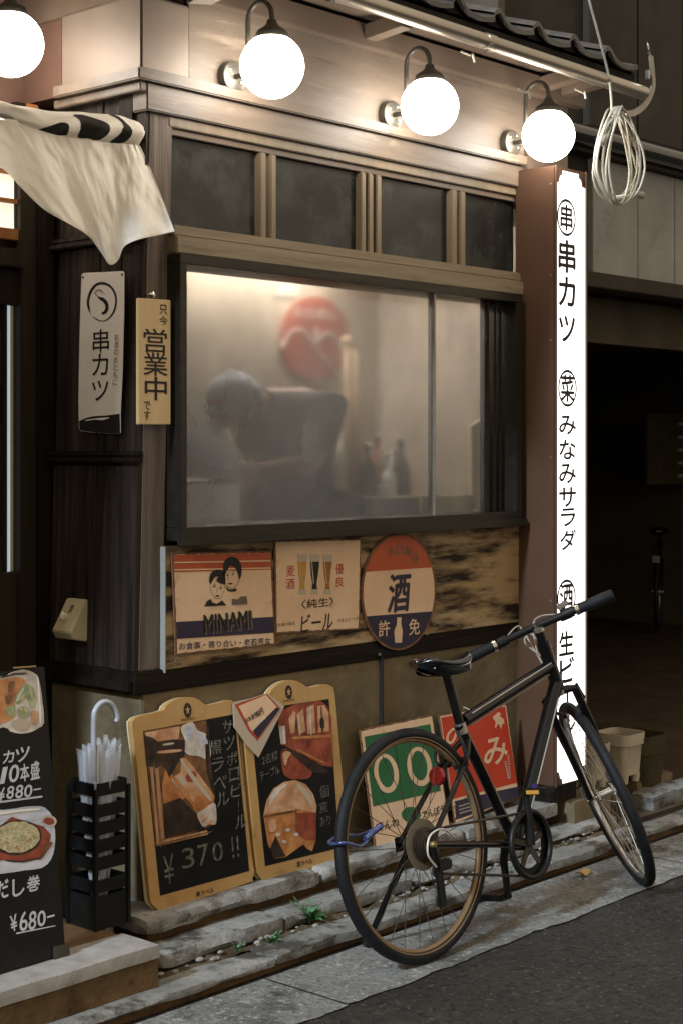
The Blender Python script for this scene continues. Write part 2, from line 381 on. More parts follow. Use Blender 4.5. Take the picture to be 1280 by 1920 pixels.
M['pgreen'] = mat("print_green", (.12,.18,.06), (.50,.54,.28), .4, scale=34, coat=.5)
M['pegg'] = mat("print_egg", (.34,.30,.13), (.70,.64,.44), .5, scale=70, coat=.5)
M['noren'] = mat("noren_cloth", (.86,.82,.73), (.91,.88,.80), .85, scale=7, bump=.12, bscale=60, stain=[((.60,.52,.40), 4, .60, (1,1,.4), .4)])
M['norenink'] = mat("noren_ink", (.016,.013,.010), None, .85)
M['rod'] = mat("pole_metal", (.30,.28,.25), None, .4, metal=.5)
M['shoji'] = mat("shoji_paper", (.75,.68,.58), None, .8, emis=((1.0,.86,.68), .36))
M['shojiwood'] = mat("shoji_frame", (.26,.10,.035), (.34,.14,.05), .45, scale=14, stretch=ZG)
M['doorwood'] = mat("door_timber", (.022,.017,.010), (.040,.031,.019), .45, scale=12, stretch=ZG, bump=.25, bscale=24, spec=0.15)
M['doorglass'] = mat("door_pane", (.45,.50,.55), (.30,.33,.36), .35, scale=60, bump=.5, bscale=120, emis=((.75,.88,1.0), .16))  # faint cool emission stands in for a reflection in the glass
M['brass'] = mat("brass_strip", (.36,.27,.12), None, .4, metal=.8)
M['plasticy'] = mat("yellowed_plastic", (.46,.40,.24), (.54,.47,.30), .42, scale=8)
M['tyre'] = mat("tyre_rubber", (.005,.0055,.007), (.011,.012,.014), .6, spec=.25, scale=20, bump=.2, bscale=160)
M['sidewall'] = mat("tan_sidewall", (.20,.135,.072), (.28,.195,.11), .35, metal=.4, scale=14)
M['alloy'] = mat("alloy", (.42,.40,.36), (.55,.53,.48), .28, metal=.9, scale=12)
M['frame'] = mat("bike_paint", (.003,.003,.0035), None, .28, coat=.2, spec=.3)
M['blackplastic'] = mat("black_plastic", (.0045,.0045,.0045), (.009,.009,.009), .42, spec=.28, scale=20)
M['saddle'] = mat("saddle_vinyl", (.004,.0045,.0055), None, .24, coat=.4, bump=.05, scale=60)
M['cablehousing'] = mat("cable_housing", (.33,.31,.26), None, .4)
M['reflector'] = mat("red_reflector", (.16,.006,.006), None, .15, coat=.8)
M['lock'] = mat("lock_cable", (.015,.025,.10), (.10,.15,.38), .2, scale=90, metal=.35, coat=.8)
M['chrome'] = mat("chrome", (.62,.60,.56), None, .14, metal=1)
M['chain'] = mat("chain_steel", (.07,.062,.05), (.12,.10,.08), .4, metal=.8, scale=60)
M['disc'] = mat("spoke_guard", (.13,.11,.075), None, .2, spec=.5)
M['purple'] = mat("purple_tag", (.06,.025,.12), None, .4)
M['planter'] = mat("white_planter", (.46,.41,.31), (.54,.49,.38), .5, scale=8, stain=[((.20,.15,.08), 7, .62, (1,1,1), .6)])
M['darkpot'] = mat("dark_planter", (.035,.028,.014), (.07,.055,.025), .6, scale=8, spec=0.15)
M['leaf'] = mat("weed_leaf", (.045,.12,.040), (.09,.21,.085), .5, scale=40)
M['dryleaf'] = mat("dry_leaf", (.46,.30,.11), None, .7)
M['flower'] = mat("red_flower", (.22,.03,.03), None, .6)
M['clear'] = mat("vinyl", (.70,.73,.79), (.84,.87,.93), .25, scale=20, stretch=ZG, spec=.6)
M['navyhandle'] = mat("umbrella_handle", (.42,.44,.50), None, .3)
M['cablegrey'] = mat("grey_cable", (.36,.34,.28), (.46,.44,.37), .5, scale=20)
M['npanel'] = mat("neighbour_panel", (.25,.25,.235), (.33,.33,.31), .6, scale=5, bump=.05, stain=[((.09,.088,.075), 4, .60, (1,1,1), .6)])
M['nbrown'] = mat("neighbour_siding", (.030,.025,.018), (.05,.042,.03), .65, scale=5, bump=.1, spec=0.15)
M['ndark'] = mat("carport_dark", (.08,.066,.046), (.12,.10,.07), .8, scale=3, spec=0.1)
M['nfloor'] = mat("carport_floor", (.055,.040,.028), (.09,.066,.046), .8, scale=4, bump=.4, bscale=30, spec=0.1)
M['npost'] = mat("olive_post", (.12,.085,.042), (.17,.125,.065), .45, scale=8, stretch=ZG)
M['blackpipe'] = mat("black_pipe", (.012,.012,.014), None, .12, coat=.6)
M['kwall'] = mat("kitchen_wall", (.36,.30,.23), (.50,.43,.34), .6, scale=2.5, stain=[((.20,.15,.11), 2.5, .52, (1,1,.35), .7)])
M['steel'] = mat("kitchen_steel", (.50,.52,.55), (.62,.64,.68), .3, metal=.8, scale=6)
M['shirt'] = mat("dark_shirt", (.010,.009,.006), (.018,.015,.010), .9, scale=14, bump=.2)
M['apronc'] = mat("khaki_apron", (.085,.066,.038), (.11,.086,.05), .9, scale=14)
M['cap'] = mat("pale_cap", (.55,.60,.68), None, .9)
M['skin'] = mat("skin", (.34,.19,.12), (.40,.23,.15), .55, scale=10)
M['hair'] = mat("black_hair", (.012,.010,.009), None, .5)
M['pole'] = mat("pole_wood", (.40,.27,.15), (.50,.35,.20), .5, scale=10, stretch=ZG)
M['ksign'] = mat("fire_sign_red", (.30,.075,.05), (.36,.10,.07), .5, scale=5)
M['pot'] = mat("dark_pot", (.012,.010,.008), None, .4)
M['milk'] = mat("milky_plastic", (.66,.63,.54), None, .4)
M['ycard'] = mat("cream_card", (.62,.55,.33), None, .6)
M['tube'] = mat("fluorescent_tube", (.9,.9,.9), None, .4, emis=((1.0,.94,.86), 36.0))

def window_glass(name):
    m = bpy.data.materials.new(name); m.use_nodes = True; nt = m.node_tree; N = nt.nodes; L = nt.links; N.remove(N["Principled BSDF"])
    out = N["Material Output"]; g = N.new("ShaderNodeBsdfGlass"); g.inputs["IOR"].default_value = 1.18; g.inputs["Roughness"].default_value = .14
    tc = N.new("ShaderNodeTexCoord"); mp = N.new("ShaderNodeMapping"); mp.inputs["Scale"].default_value = (3, 3, 1.6); L.new(tc.outputs["Object"], mp.inputs[0])
    n = N.new("ShaderNodeTexNoise"); n.inputs["Scale"].default_value = 1.0; n.inputs["Detail"].default_value = 5; L.new(mp.outputs[0], n.inputs["Vector"])
    mr = N.new("ShaderNodeMapRange"); mr.inputs[1].default_value = .3; mr.inputs[2].default_value = .75; mr.inputs[3].default_value = .06; mr.inputs[4].default_value = .28
    L.new(n.outputs["Fac"], mr.inputs[0])
    d = N.new("ShaderNodeBsdfDiffuse"); d.inputs[0].default_value = (.62, .62, .62, 1); t = N.new("ShaderNodeBsdfTranslucent"); t.inputs[0].default_value = (.86, .86, .86, 1)
    a = N.new("ShaderNodeAddShader"); mx0 = N.new("ShaderNodeMixShader"); mx0.inputs[0].default_value = .6; L.new(d.outputs[0], mx0.inputs[1]); L.new(t.outputs[0], mx0.inputs[2])
    gm = N.new("ShaderNodeMapping"); gm.inputs["Location"].default_value = (-.50, 0, -1.90); gm.inputs["Scale"].default_value = (1.25, .2, 1.45); L.new(tc.outputs["Object"], gm.inputs[0])
    gt_ = N.new("ShaderNodeTexGradient"); gt_.gradient_type = 'SPHERICAL'; L.new(gm.outputs[0], gt_.inputs[0])
    n5 = N.new("ShaderNodeTexNoise"); n5.inputs["Scale"].default_value = 5; n5.inputs["Detail"].default_value = 4; L.new(tc.outputs["Object"], n5.inputs["Vector"])
    m5 = N.new("ShaderNodeMath"); m5.operation = 'MULTIPLY'; L.new(gt_.outputs["Fac"], m5.inputs[0]); L.new(n5.outputs["Fac"], m5.inputs[1])
    m6 = N.new("ShaderNodeMath"); m6.operation = 'MULTIPLY_ADD'; m6.inputs[1].default_value = .30; L.new(m5.outputs[0], m6.inputs[0]); L.new(mr.outputs[0], m6.inputs[2])
    mx = N.new("ShaderNodeMixShader"); L.new(m6.outputs[0], mx.inputs[0]); L.new(g.outputs[0], mx.inputs[1]); L.new(mx0.outputs[0], mx.inputs[2]); L.new(mx.outputs[0], out.inputs[0])
    N.remove(a); return m
M['steamy'] = window_glass("steamy_glass")

def see_through(m, colour, amount, kind="ShaderNodeBsdfTranslucent"):
    """let part of the light pass the thin sheet"""
    nt = m.node_tree; p = nt.nodes["Principled BSDF"]; t = nt.nodes.new(kind); t.inputs[0].default_value = (*colour, 1)
    x = nt.nodes.new("ShaderNodeMixShader"); x.inputs[0].default_value = amount
    nt.links.new(p.outputs[0], x.inputs[1]); nt.links.new(t.outputs[0], x.inputs[2]); nt.links.new(x.outputs[0], nt.nodes["Material Output"].inputs[0])
see_through(M['noren'], (.92, .86, .74), .18)
see_through(M['clear'], (.95, .96, .98), .62, "ShaderNodeBsdfTransparent")
# ================================================================== ground, kerb, steps
LEAN = lambda p: V((p.x + .026*(p.z - 1.75), p.y, p.z))     # the old corner leans a little
rd = B().grid(lambda u, v: (-60+120*u, -60+120*v, -.001), 60, 60).build("road", M['asphalt']); struct(rd)
FL0 = floorp(0)
ap = struct(B().box(-7, 9, -.80, -.30, -.05, -.006).build("gutter_apron", M['soil']))
jx = FL0.hit(605, 1871).x
xs = [jx-3.8, jx-1.9, jx, jx+1.95, jx+3.7, jx+5.5]
for i in range(5):
    b = B(); a0, a1 = xs[i]+.004, xs[i+1]-.004; n = int((a1-a0)/.04)
    f = lambda u, v, a0=a0, a1=a1: V((a0+(a1-a0)*u, (-.43)*v + (1-v)*(-.755 + .022*noise.noise(V((u*9+a0*5, 3.1, 0))) + .012*noise.noise(V((u*40+a0*5, 1.1, 0)))), .0035 + .0015*noise.noise(V(((a0+(a1-a0)*u)*4, v*2, 5)))))
    b.grid(f, n, 8); b.build("apron_slab", M['apron'], ap, smooth=True)
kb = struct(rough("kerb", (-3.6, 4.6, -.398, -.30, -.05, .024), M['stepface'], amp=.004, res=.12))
k0 = FL0.hit(505, 1822).x
kx = [k0-2.9, k0-1.95, k0-.97, k0, k0+.98, k0+1.9, k0+2.9, k0+3.9]
for i in range(7):
    rough("kerb_stone", (kx[i]+.003, kx[i+1]-.003, -.42, -.305, .022, .052 + .004*math.sin(i*2.2)), M['kerb'], kb, res=.02, amp=.0028, rnd=.006, seed=i, chip=.006)
so = struct(B().grid(lambda u, v: (-.30+2.6*u, -.31+.10*v, .040 + .022*noise.noise(V((u*22, v*5, 2))) + .012*noise.noise(V((u*70, v*9, 4)))), 130, 10).build("soil_strip", M['soil'], smooth=True))
b = B()
for i in range(150):
    x = random.uniform(-.22, 2.1); y = random.uniform(-.30, -.21); r = random.uniform(.004, .012)
    b.sphere((x, y, .045 + r*.4), r, 7, 5, (1.3, .9, .6))
g = b.build("soil_rubble", M['step'], so, smooth=True); g["kind"] = "stuff"
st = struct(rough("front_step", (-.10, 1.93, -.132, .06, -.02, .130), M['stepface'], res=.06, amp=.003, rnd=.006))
sx = [-.13, .62, 1.38, 1.95]
for i in range(3):
    rough("step_slab", (sx[i]+.002, sx[i+1]-.002, -.165 - .006*i, .05, .118, .166), M['step'], st, res=.018, amp=.0026, rnd=.006, seed=20+i, chip=.013)
lx = [-.16, .35, .98, 1.62, 2.2]
for i in range(4):
    rough("lower_ledge", (lx[i]+.004, lx[i+1]-.004, -.262+.006*(i%2), -.13, .045, .094 - .006*i), M['kerb'], st, res=.018, amp=.0035, rnd=.009, seed=40+i, chip=.012)
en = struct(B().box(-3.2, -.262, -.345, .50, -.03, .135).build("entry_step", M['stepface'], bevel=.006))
gx = [-3.2, -2.1, -1.15, -.25]
for i in range(3):
    rough("edge_slab", (gx[i]+.001, gx[i+1]-.001, -.362, -.20, .128, .168), M['granite'], en, res=.05, amp=.0012, rnd=.006, seed=60+i)
ty = [-.198, .04, .28, .50]
for i in range(12):
    for j in range(3):
        x0 = -.262 - .24*(i+1)
        B().box(x0+.002, x0+.238, ty[j]+.002, ty[j+1]-.002, .13, .164).build("floor_tile", M['tilefloor'], en, bevel=.003)
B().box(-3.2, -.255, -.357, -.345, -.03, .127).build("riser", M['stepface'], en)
lf = B().grid(lambda u, v: V(FL0.hit(1091, 1645)) + V(((u-.5)*.055, (v-.5)*.035, .012 + .016*(u-.5)**2*4 - .006*abs(v-.5))), 4, 4).build("dry_leaf", M['dryleaf'], smooth=True, solid=.0008)
tag(lf, "small dry yellow leaf lying on the concrete gutter apron", "leaf")

# ================================================================== the shop building
W0 = front(0); S0 = side(0)
shop = thing("shop_building", (0, 0, .1), "old timber corner shop with kitchen window, tiled eave and globe-lit fascia", "building")
P = lambda b, n, m, par=None, **k: b.build(n, m, par or shop, **k)
base = P(B().box(-.012, 1.93, -.012, .47, .05, .790), "base_wall", M['basewall'], bevel=.004)
P(B().tube([V((W0.hit(708, 1352).x, -.018, .50)), V((W0.hit(708, 1300).x, -.018, .70)), V((W0.hit(708, 1245).x, -.018, .80)), V((W0.hit(706, 1240).x-.02, -.03, .812))], .006, 8), "cable_stub", M['ink'])
P(B().box(-.016, 1.93, -.018, .47, .792, .860), "ground_beam", M['darkwoodx'], bevel=.004, lean=LEAN)
P(B().box(-.030, -.016, .0, .44, .800, .835), "base_trim", M['darkwoodx'], bevel=.004, lean=LEAN)
# timber wall round the openings
P(B().box(.0, 1.93, .004, .11, .86, 1.255), "apron_wall", M['darkwood'])
P(B().box(.10, .135, .006, .11, 1.255, 2.13), "jamb", M['darkwood'])
P(B().box(1.86, 1.93, .006, .11, 1.255, 2.13), "jamb", M['darkwood'])
P(B().box(.0, 1.93, .05, .11, 2.13, 2.66), "upper_wall_core", M['darkwood'])
P(B().box(0, 1.93, .004, .11, 2.66, 3.02), "fascia_core", M['darkwood'])
# corner post
P(B().box(.0, .098, -.004, .09, .86, 2.632), "corner_post", M['postwood'], bevel=.004, lean=LEAN)
# return wall, boarded
rw = P(B().box(.006, .10, .09, .47, .86, 2.66), "return_wall", M['darkwood'], lean=LEAN)
edges = [-.003, .098, .196, .300, .405]
for z0, z1 in ((.862, 1.480), (1.525, 2.160), (2.195, 2.640)):
    for i in range(4):
        d = .003*((i*7 + int(z0*10)) % 3)
        y0, y1 = edges[i]+.0015, edges[i+1]-.0015
        bb = B().grid(lambda u, v, y0=y0, y1=y1, d=d, z0=z0, z1=z1: V((-.008 - d - .0025*noise.noise(V((u*9+y0*30, v*1.2*(z1-z0), z0))) - .0012*noise.noise(V((u*30+y0*30, v*3, z0))), y0+(y1-y0)*u, z0+(z1-z0)*v)), 8, 10)
        bb.add([(-.008-d, y0, z0), (.006, y0, z0), (.006, y0, z1), (-.008-d, y0, z1), (-.008-d, y1, z0), (.006, y1, z0), (.006, y1, z1), (-.008-d, y1, z1)], [(0,1,2,3), (7,6,5,4)])
        bb.build("plank", M['plank'], rw, lean=LEAN)
for z in (1.490, 2.165):
    for k in (0, 1):
        B().box(-.034+.008*k, .006, -.006, .435, z + .019*k, z + .017 + .019*k).build("ledge_strip", M['plank'] if z > 2 else M['darkwood'], rw, bevel=.004, lean=LEAN)
# mouldings above the planks and over the window
P(B().box(-.050, 1.94, -.040, .375, 2.640, 2.676), "cornice_strip", M['lintel'], bevel=.004)
P(B().box(.000, 1.94, -.020, .05, 2.556, 2.6385), "lintel", M['lintel'], bevel=.004)
P(B().box(-.026, .0, -.018, .40, 2.612, 2.6385), "return_moulding", M['lintel'], bevel=.003)
P(B().box(-.020, .178, -.016, .37, 2.677, 2.905), "metal_cladding", M['cladding'], bevel=.006)
P(B().box(.178, 1.96, -.010, .0, 2.677, 3.02), "fascia_board", M['fascia'], bevel=.002)
P(B().box(-.008, .12, .004, .599, 2.906, 3.06), "eave_return", M["soffit"])
P(B().box(.006, .12, .40, .599, 2.66, 2.905), "return_upper", M["porchwall"])
# transom lights
tr = P(B().box(.10, 1.93, -.006, .05, 2.522, 2.5555), "transom_rail", M['mullion'], bevel=.003)
P(B().box(.10, 1.93, .004, .05, 2.500, 2.5215), "transom_head", M['soffit'], bevel=.002)
T = front(.0)
xa = lambda px, py: T.hit(px, py).x
mul = [(493, 360, 11), (512, 370, 10), (680, 400, 9), (694, 400, 9), (709, 405, 9), (850, 440, 10), (866, 440, 9)]
for px, py, wpx in mul:
    x0, x1 = xa(px-wpx/2, py), xa(px+wpx/2, py)
    P(B().box(x0, x1, -.004, .046, 2.220, 2.499), "mullion", M['mullion'], bevel=.003)
gaps = [(xa(318, 330), xa(487, 360)), (xa(518, 370), xa(675, 400)), (xa(714, 400), xa(845, 440)), (xa(871, 440), 1.93)]
for a, c in gaps:
    P(B().box(a+.001, c-.001, .022, .030, 2.221, 2.499), "transom_pane", M['darkglass'])
P(B().box(.098, 1.925, -.030, .05, 2.186, 2.219), "window_head", M['sill'], bevel=.004)
P(B().box(.098, 1.925, -.044, .05, 2.130, 2.1855), "window_head_board", M['sill'], bevel=.004)
# kitchen window
kw = P(B().box(.094, 1.872, -.063, .10, 2.098, 2.1285), "window_frame", M['alum'], bevel=.002)
B().box(.094, 1.872, -.063, .10, 1.250, 1.290).build("frame_rail", M['alum'], kw, bevel=.002)
B().box(.094, .124, -.063, .10, 1.2905, 2.0975).build("frame_stile", M['alum'], kw, bevel=.002)
B().box(1.835, 1.872, -.063, .10, 1.2905, 2.0975).build("frame_stile", M['alum'], kw, bevel=.002)
B().box(.080, 1.888, -.078, -.0635, 1.236, 1.262).build("drip_rail", M['alum'], kw, bevel=.002)
B().box(.124, .138, -.040, -.012, 1.2905, 2.0975).build("sash_edge", M['brass'], kw)
sx2 = front(-.03).hit(815, 700).x
B().box(sx2-.006, sx2+.006, -.030, -.006, 1.2905, 2.0975).build("meeting_stile", M['grey_metal'], kw, bevel=.002)
B().box(sx2+.008, sx2+.030, -.004, .012, 1.2905, 2.0975).build("meeting_stile", M['alum'], kw, bevel=.002)
for x in (1.72, 1.765, 1.80):
    B().box(x, x+.014, -.008, .03, 1.2905, 2.0975).build("track_stile", M['alum'], kw, bevel=.002)
B().box(.1385, sx2-.0065, -.022, -.018, 1.2905, 2.0975).build("window_pane", M['steamy'], kw)
B().box(sx2+.0305, 1.7195, .004, .008, 1.2905, 2.0975).build("window_pane", M['steamy'], kw)
# charred board carrying the tin signs
P(B().box(.070, 1.915, -.022, .003, .858, 1.234), "charred_board", M['char'], bevel=.002)
P(B().box(.066, .0695, -.026, .003, .850, 1.234), "board_edge", M['npanel'])  # pale grey strip: cool light on the board's left edge, put into the colour
P(B().box(1.9155, 1.932, -.020, .003, .87, 1.234), "board_end_strip", M['sill'])
for px, py in ((350,1022),(640,1005),(860,1000),(955,985),(330,1240),(560,1215),(800,1190),(950,1160)):
    n_ = front(-.0225).hit(px, py); P(B().lathe(n_, (0,-1,0), [(0,.004),(.0015,.0035)], 10), "nail", M["grey_metal"])
# eave: soffit, beam, tiles, gutter
P(B().box(.10, 2.32, -.060, -.012, 2.922, 3.00), "eave_beam", M['soffit'], bevel=.003)
P(B().prism([(.0, 0, 3.020), (0, -.262, 2.998), (0, -.262, 3.018), (0, .62, 3.29), (0, .62, 3.26)], (2.33, 0, 0)), "soffit", M['soffit'])
P(B().box(0, 2.33, -.280, -.263, 2.985, 3.022), "eave_board", M['eave'])
for x in (.98, 2.02, 2.17):
    P(B().bar((x, -.22, 2.985), (x, -.011, 2.965), .06, .05), "rafter_end", M['soffit'], bevel=.003)
P(B().box(1.98, 2.26, -.011, .30, 2.62, 2.98), "gable_board", M['soffit'])
roof = P(B().prism([(-.1, -.27, 3.038), (-.1, .70, 3.33), (-.1, .70, 3.30), (-.1, -.27, 3.01)], (2.45, 0, 0)), "roof_deck", M['eave'])
def tile(x, y, z, wd, ln):
    sl = math.radians(17); b = B(); n = 12
    def prof(u):
        return .038*math.exp(-((u-.14)/.14)**2) + .026*math.exp(-((u-1.0)/.16)**2)*.0 - .014*math.sin(math.pi*min(1, max(0, (u-.28)/.72)))
    top = lambda u, v: V((x + wd*u, y + ln*v*math.cos(sl), z + prof(u) + ln*v*math.sin(sl)))
    b.grid(top, n, 2)
    b.grid(lambda u, v: top(1-u, v) + V((0, .0, -.018)), n, 2)
    b.grid(lambda u, v: top(u, 0) + V((0, 0, -.018*(1-v))), n, 1)
    return b
for r_ in range(3):
    for i in range(10):
        tile(-.06+.238*i, -.300+.255*r_, 3.062+.085*r_, .245, .29).build("roof_tile", M['roof'], roof, smooth='auto')
b = B()
for i in range(10):
    x = -.06+.238*i
    pr = [(x+.245*u, 0, 3.044 + .034*math.exp(-((u-.14)/.14)**2) - .014*math.sin(math.pi*min(1, max(0, (u-.28)/.72)))) for u in [k/10 for k in range(11)]]
    b.prism([V((p[0], -.270, p[2])) for p in pr] + [V((x+.245, -.270, 3.01)), V((x, -.270, 3.01))], (0, .012, 0))
b.build("tile_filler", M['eave'], roof)
gt = P(B().tube([(-.35, -.315, 2.968), (2.345, -.315, 2.950)], .0275, 20), "rain_gutter", M['gutter'], smooth='auto')
for px in (545, 915):
    x = front(-.315).hit(px, 60).x
    B().tube([(x-.025, -.315, 2.968-.0067*(x+.35-.025)), (x+.025, -.315, 2.968-.0067*(x+.35+.025))], .0305, 20).build("gutter_joint", M['gutter'], gt, smooth='auto')
for x in (.50, 1.30, 2.05):
    B().tube([(x, -.27, 3.0), (x, -.283, 2.945), (x, -.315, 2.926), (x, -.345, 2.95)], .006, 6).build("gutter_clip", M['iron'], gt)
for px, py, l in ((985, 165, 1), (1090, 165, 1), (880, 95, 0)):
    h = front(-.31).hit(px, py)
    B().tube([h + V((-.05, .0, -.012)), h + V((-.01, -.01, -.02)), h + V((.015, 0, -.008)), h + V((.04, .01, -.03))], .004, 6).build("gutter_wire", M['cablegrey'], gt)
# upper storey seen above the tiles
uw = P(B().box(-3.2, 2.30, .72, 6.0, 3.3, 4.8), "upper_storey_wall", M['fascia'])
B().box(.9, 2.18, .66, .72, 3.62, 3.70).build("upper_rail", M['eave'], uw)
B().box(1.2, 2.1, .70, .719, 3.72, 4.5).build("upper_shutter", M['ndark'], uw)
# recessed door wall at the left
P(B().box(-3.2, .40, .60, .71, .1, 3.6), "door_wall", M['porchwall'])
P(B().box(-3.2, -.02, -.2, .62, 3.02, 3.06), "porch_ceiling", M['soffit'])
P(B().box(-.035, .0, .425, .60, .165, 2.45), "frame_post", M['darkwood'], bevel=.004)
P(B().box(-.095, -.0355, .475, .60, .165, 2.42), "frame_post", M['doorwood'], bevel=.004)
P(B().box(-3.2, -.0955, .455, .60, 2.105, 2.165), "door_head", M['doorwood'], bevel=.004)
D = front(.52)
dx = lambda px: D.hit(px, 800).x
door = P(B().box(dx(26), -.0955, .500, .545, .17, 2.10), "door", M['doorwood'], bevel=.003)
B().box(dx(26)-.5, dx(26)-.0005, .500, .545, 1.99, 2.10).build("door_rail", M['doorwood'], door, bevel=.003)
B().box(dx(26)-.5, dx(26)-.0005, .500, .545, .17, 1.14).build("door_rail", M['doorwood'], door, bevel=.003)
B().box(dx(22), dx(26)-.0005, .512, .535, 1.141, 1.9895).build("brass_strip", M['brass'], door)
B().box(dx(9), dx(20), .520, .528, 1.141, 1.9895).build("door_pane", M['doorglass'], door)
B().box(dx(5), dx(9)-.0005, .505, .54, 1.141, 1.9895).build("door_bar", M['doorwood'], door)
B().box(dx(26)-.5, dx(5)-.0005, .520, .528, 1.141, 1.9895).build("door_pane", M['darkglass'], door)
SH = front(.50)
zz = lambda py, px=30: SH.hit(px, py).z
xx = lambda px: SH.hit(px, 380).x
sj = P(B().box(-1.25, xx(50), .512, .516, zz(432)-.02, 2.62), "shoji_window", M['shoji'])
B().box(xx(50)-.002, xx(70), .49, .53, zz(452), 2.64).build("shoji_stile", M['shojiwood'], sj, bevel=.003)
B().box(-1.25, xx(50)-.0025, .49, .53, zz(452), zz(430)).build("shoji_rail", M['shojiwood'], sj, bevel=.003)
B().box(-1.25, xx(50)-.0025, .495, .511, zz(382), zz(374)).build("shoji_bar", M['shojiwood'], sj)
B().box(-1.25, xx(50)-.0025, .495, .511, zz(328), zz(320)).build("shoji_bar", M['shojiwood'], sj)
P(B().box(xx(70)+.001, -.0965, .50, .56, 2.166, 2.64), "frame_panel", M['darkwood'])
P(B().box(-1.32, -1.16, .13, .599, .165, 3.02), "added_shade_wall", M['plank'], bevel=.004)  # unseen wall, added to keep the sun lamp off the boarded return wall
# kitchen behind the window
P(B().box(-.0, 2.26, .95, 1.0, .1, 2.62), "kitchen_wall", M['kwall'])
P(B().box(.0, .05, .48, .949, .1, 2.62), "kitchen_side_wall", M['kwall'])
P(B().box(2.2, 2.26, .11, .949, .1, 2.62), "kitchen_side_wall", M['kwall'])
P(B().box(.0, 2.26, .111, .949, 2.45, 2.50), "kitchen_ceiling", M['kwall'])
P(B().box(.05, 2.2, .111, .949, .12, .17), "kitchen_floor", M['nfloor'])

# ================================================================== neighbour on the right
nb = thing("neighbour_building", (3.5, .4, 0), "grey panelled building with dark open carport beyond the lit sign", "building")
P2 = lambda b, n, m, par=None, **k: b.build(n, m, par or nb, **k)
N0 = front(.34)
nx = lambda px, py=450: N0.hit(px, py).x
for a, c in ((1110, 1195), (1195, 1264), (1264, 1345), (1345, 1430), (1430, 1500)):
    P2(B().box(nx(a)+.003, nx(c)-.003, .34, .37, 2.335, 2.86), "wall_panel", M['npanel'], bevel=.002)
P2(B().box(2.31, 9.0, .37, 9.0, 2.37, 4.8), "upper_wall", M['nbrown'])
for i in range(9):
    x = nx(1100, 100) + .42*i
    P2(B().box(x+.004, x+.412, .33, .369, 3.0, 4.8), "siding_board", M['nbrown'], bevel=.004)
P2(B().tube([(2.3, .26, 2.925), (7.0, .26, 2.925)], .045, 16), "drain_pipe", M['blackpipe'], smooth='auto')
P2(B().box(2.3, 7.0, .29, .369, 2.862, 2.905), "pipe_batten", M['nbrown'])
P2(B().box(2.18, 7.0, .30, .45, 2.265, 2.334), "carport_lintel", M['nbrown'], bevel=.004)
P2(B().box(2.30, 7.0, .60, .66, 2.05, 2.27), "inner_beam", M['ndark'])
P2(B().box(2.165, 2.235, .15, .30, .02, 2.264), "door_post", M['npost'], bevel=.006)
P2(B().box(2.262, 2.309, .34, 9.0, .02, 4.8), "side_wall", M['ndark'])
P2(B().box(2.26, 9.0, 8.9, 9.0, .02, 2.30), "rear_wall", M['ndark'])
P2(B().box(2.33, 9.0, .45, 9.0, 2.302, 2.366), "carport_ceiling", M['ndark'])
P2(B().box(9.0, 9.1, .45, 9.0, .0, 2.36), "far_side_wall", M['ndark'])
fl = struct(B().box(2.26, 9.0, -.20, 8.9, -.05, .018).build("carport_floor", M['nfloor']))
for i in range(6):
    B().box(7.0+.01, 7.25, .3, .45, .4*i, .4*i+.39).build("wall_block", M['npanel'], nb)
# ================================================================== wall lamps
def lamp(gp, wall_y, label):
    """swan-neck bracket lamp with a white glass globe centred on gp"""
    t = thing("wall_lamp", (gp.x, wall_y, gp.z), label, "lamp", "globe wall lamps over the shop front")
    zp = gp.z - .008; yo = wall_y - gp.y - .10
    B().lathe((gp.x, wall_y-.0005, zp), (0,-1,0), [(0,.052),(.012,.052),(.026,.050),(.029,.046)], 28).build("wall_plate", M['plate'], t, smooth='auto')
    for dx_, dz in ((-.026,.018),(.018,.030),(.026,-.016)):
        B().lathe((gp.x+dx_, wall_y-.029, zp+dz), (0,-1,0), [(0,.006),(.004,.006),(.006,.003)], 10).build("screw", M['alloy'], t, smooth='auto')
    ya = gp.y + .105
    pts = [(gp.x, wall_y-.028, zp), (gp.x, ya+.03, zp), (gp.x, ya+.008, zp+.008), (gp.x, ya, zp+.03), (gp.x, ya, gp.z+.15)]
    for k in range(0, 9):
        a = math.pi - math.pi*k/8; pts.append((gp.x, gp.y + .0525 - .0525*math.cos(a)*-1 if False else gp.y + .0525 - .0525*math.cos(math.pi-a)*-1 - .0, gp.z+.155+.05*math.sin(a)))
    pts = pts[:5] + [(gp.x, gp.y+.0525+.0525*math.cos(math.pi*k/8), gp.z+.155+.055*math.sin(math.pi*k/8)) for k in range(0, 9)] + [(gp.x, gp.y, gp.z+.135)]
    B().tube(pts, .0085, 12).build("swan_neck", M['iron'], t, smooth='auto')
    B().lathe((gp.x, gp.y, gp.z+.084), (0,0,1), [(0,.052),(.018,.050),(.026,.044),(.036,.028),(.046,.018),(.060,.014)], 28).build("cap", M['iron'], t, smooth='auto')
    B().sphere(gp, .100, 40, 24).build("globe", M['globe'], t, smooth=True)
lamp(front(-.20).hit(510, 124), -.010, "globe lamp on fascia next to the metal-clad corner")
lamp(front(-.20).hit(805, 199), -.010, "middle globe lamp of the fascia, under the gutter joint")
lamp(front(-.20).hit(1027, 254), -.010, "globe lamp directly above the illuminated vertical sign")
lamp(front(.30).hit(20, 82), .60, "globe lamp on recessed door wall above the white curtain")

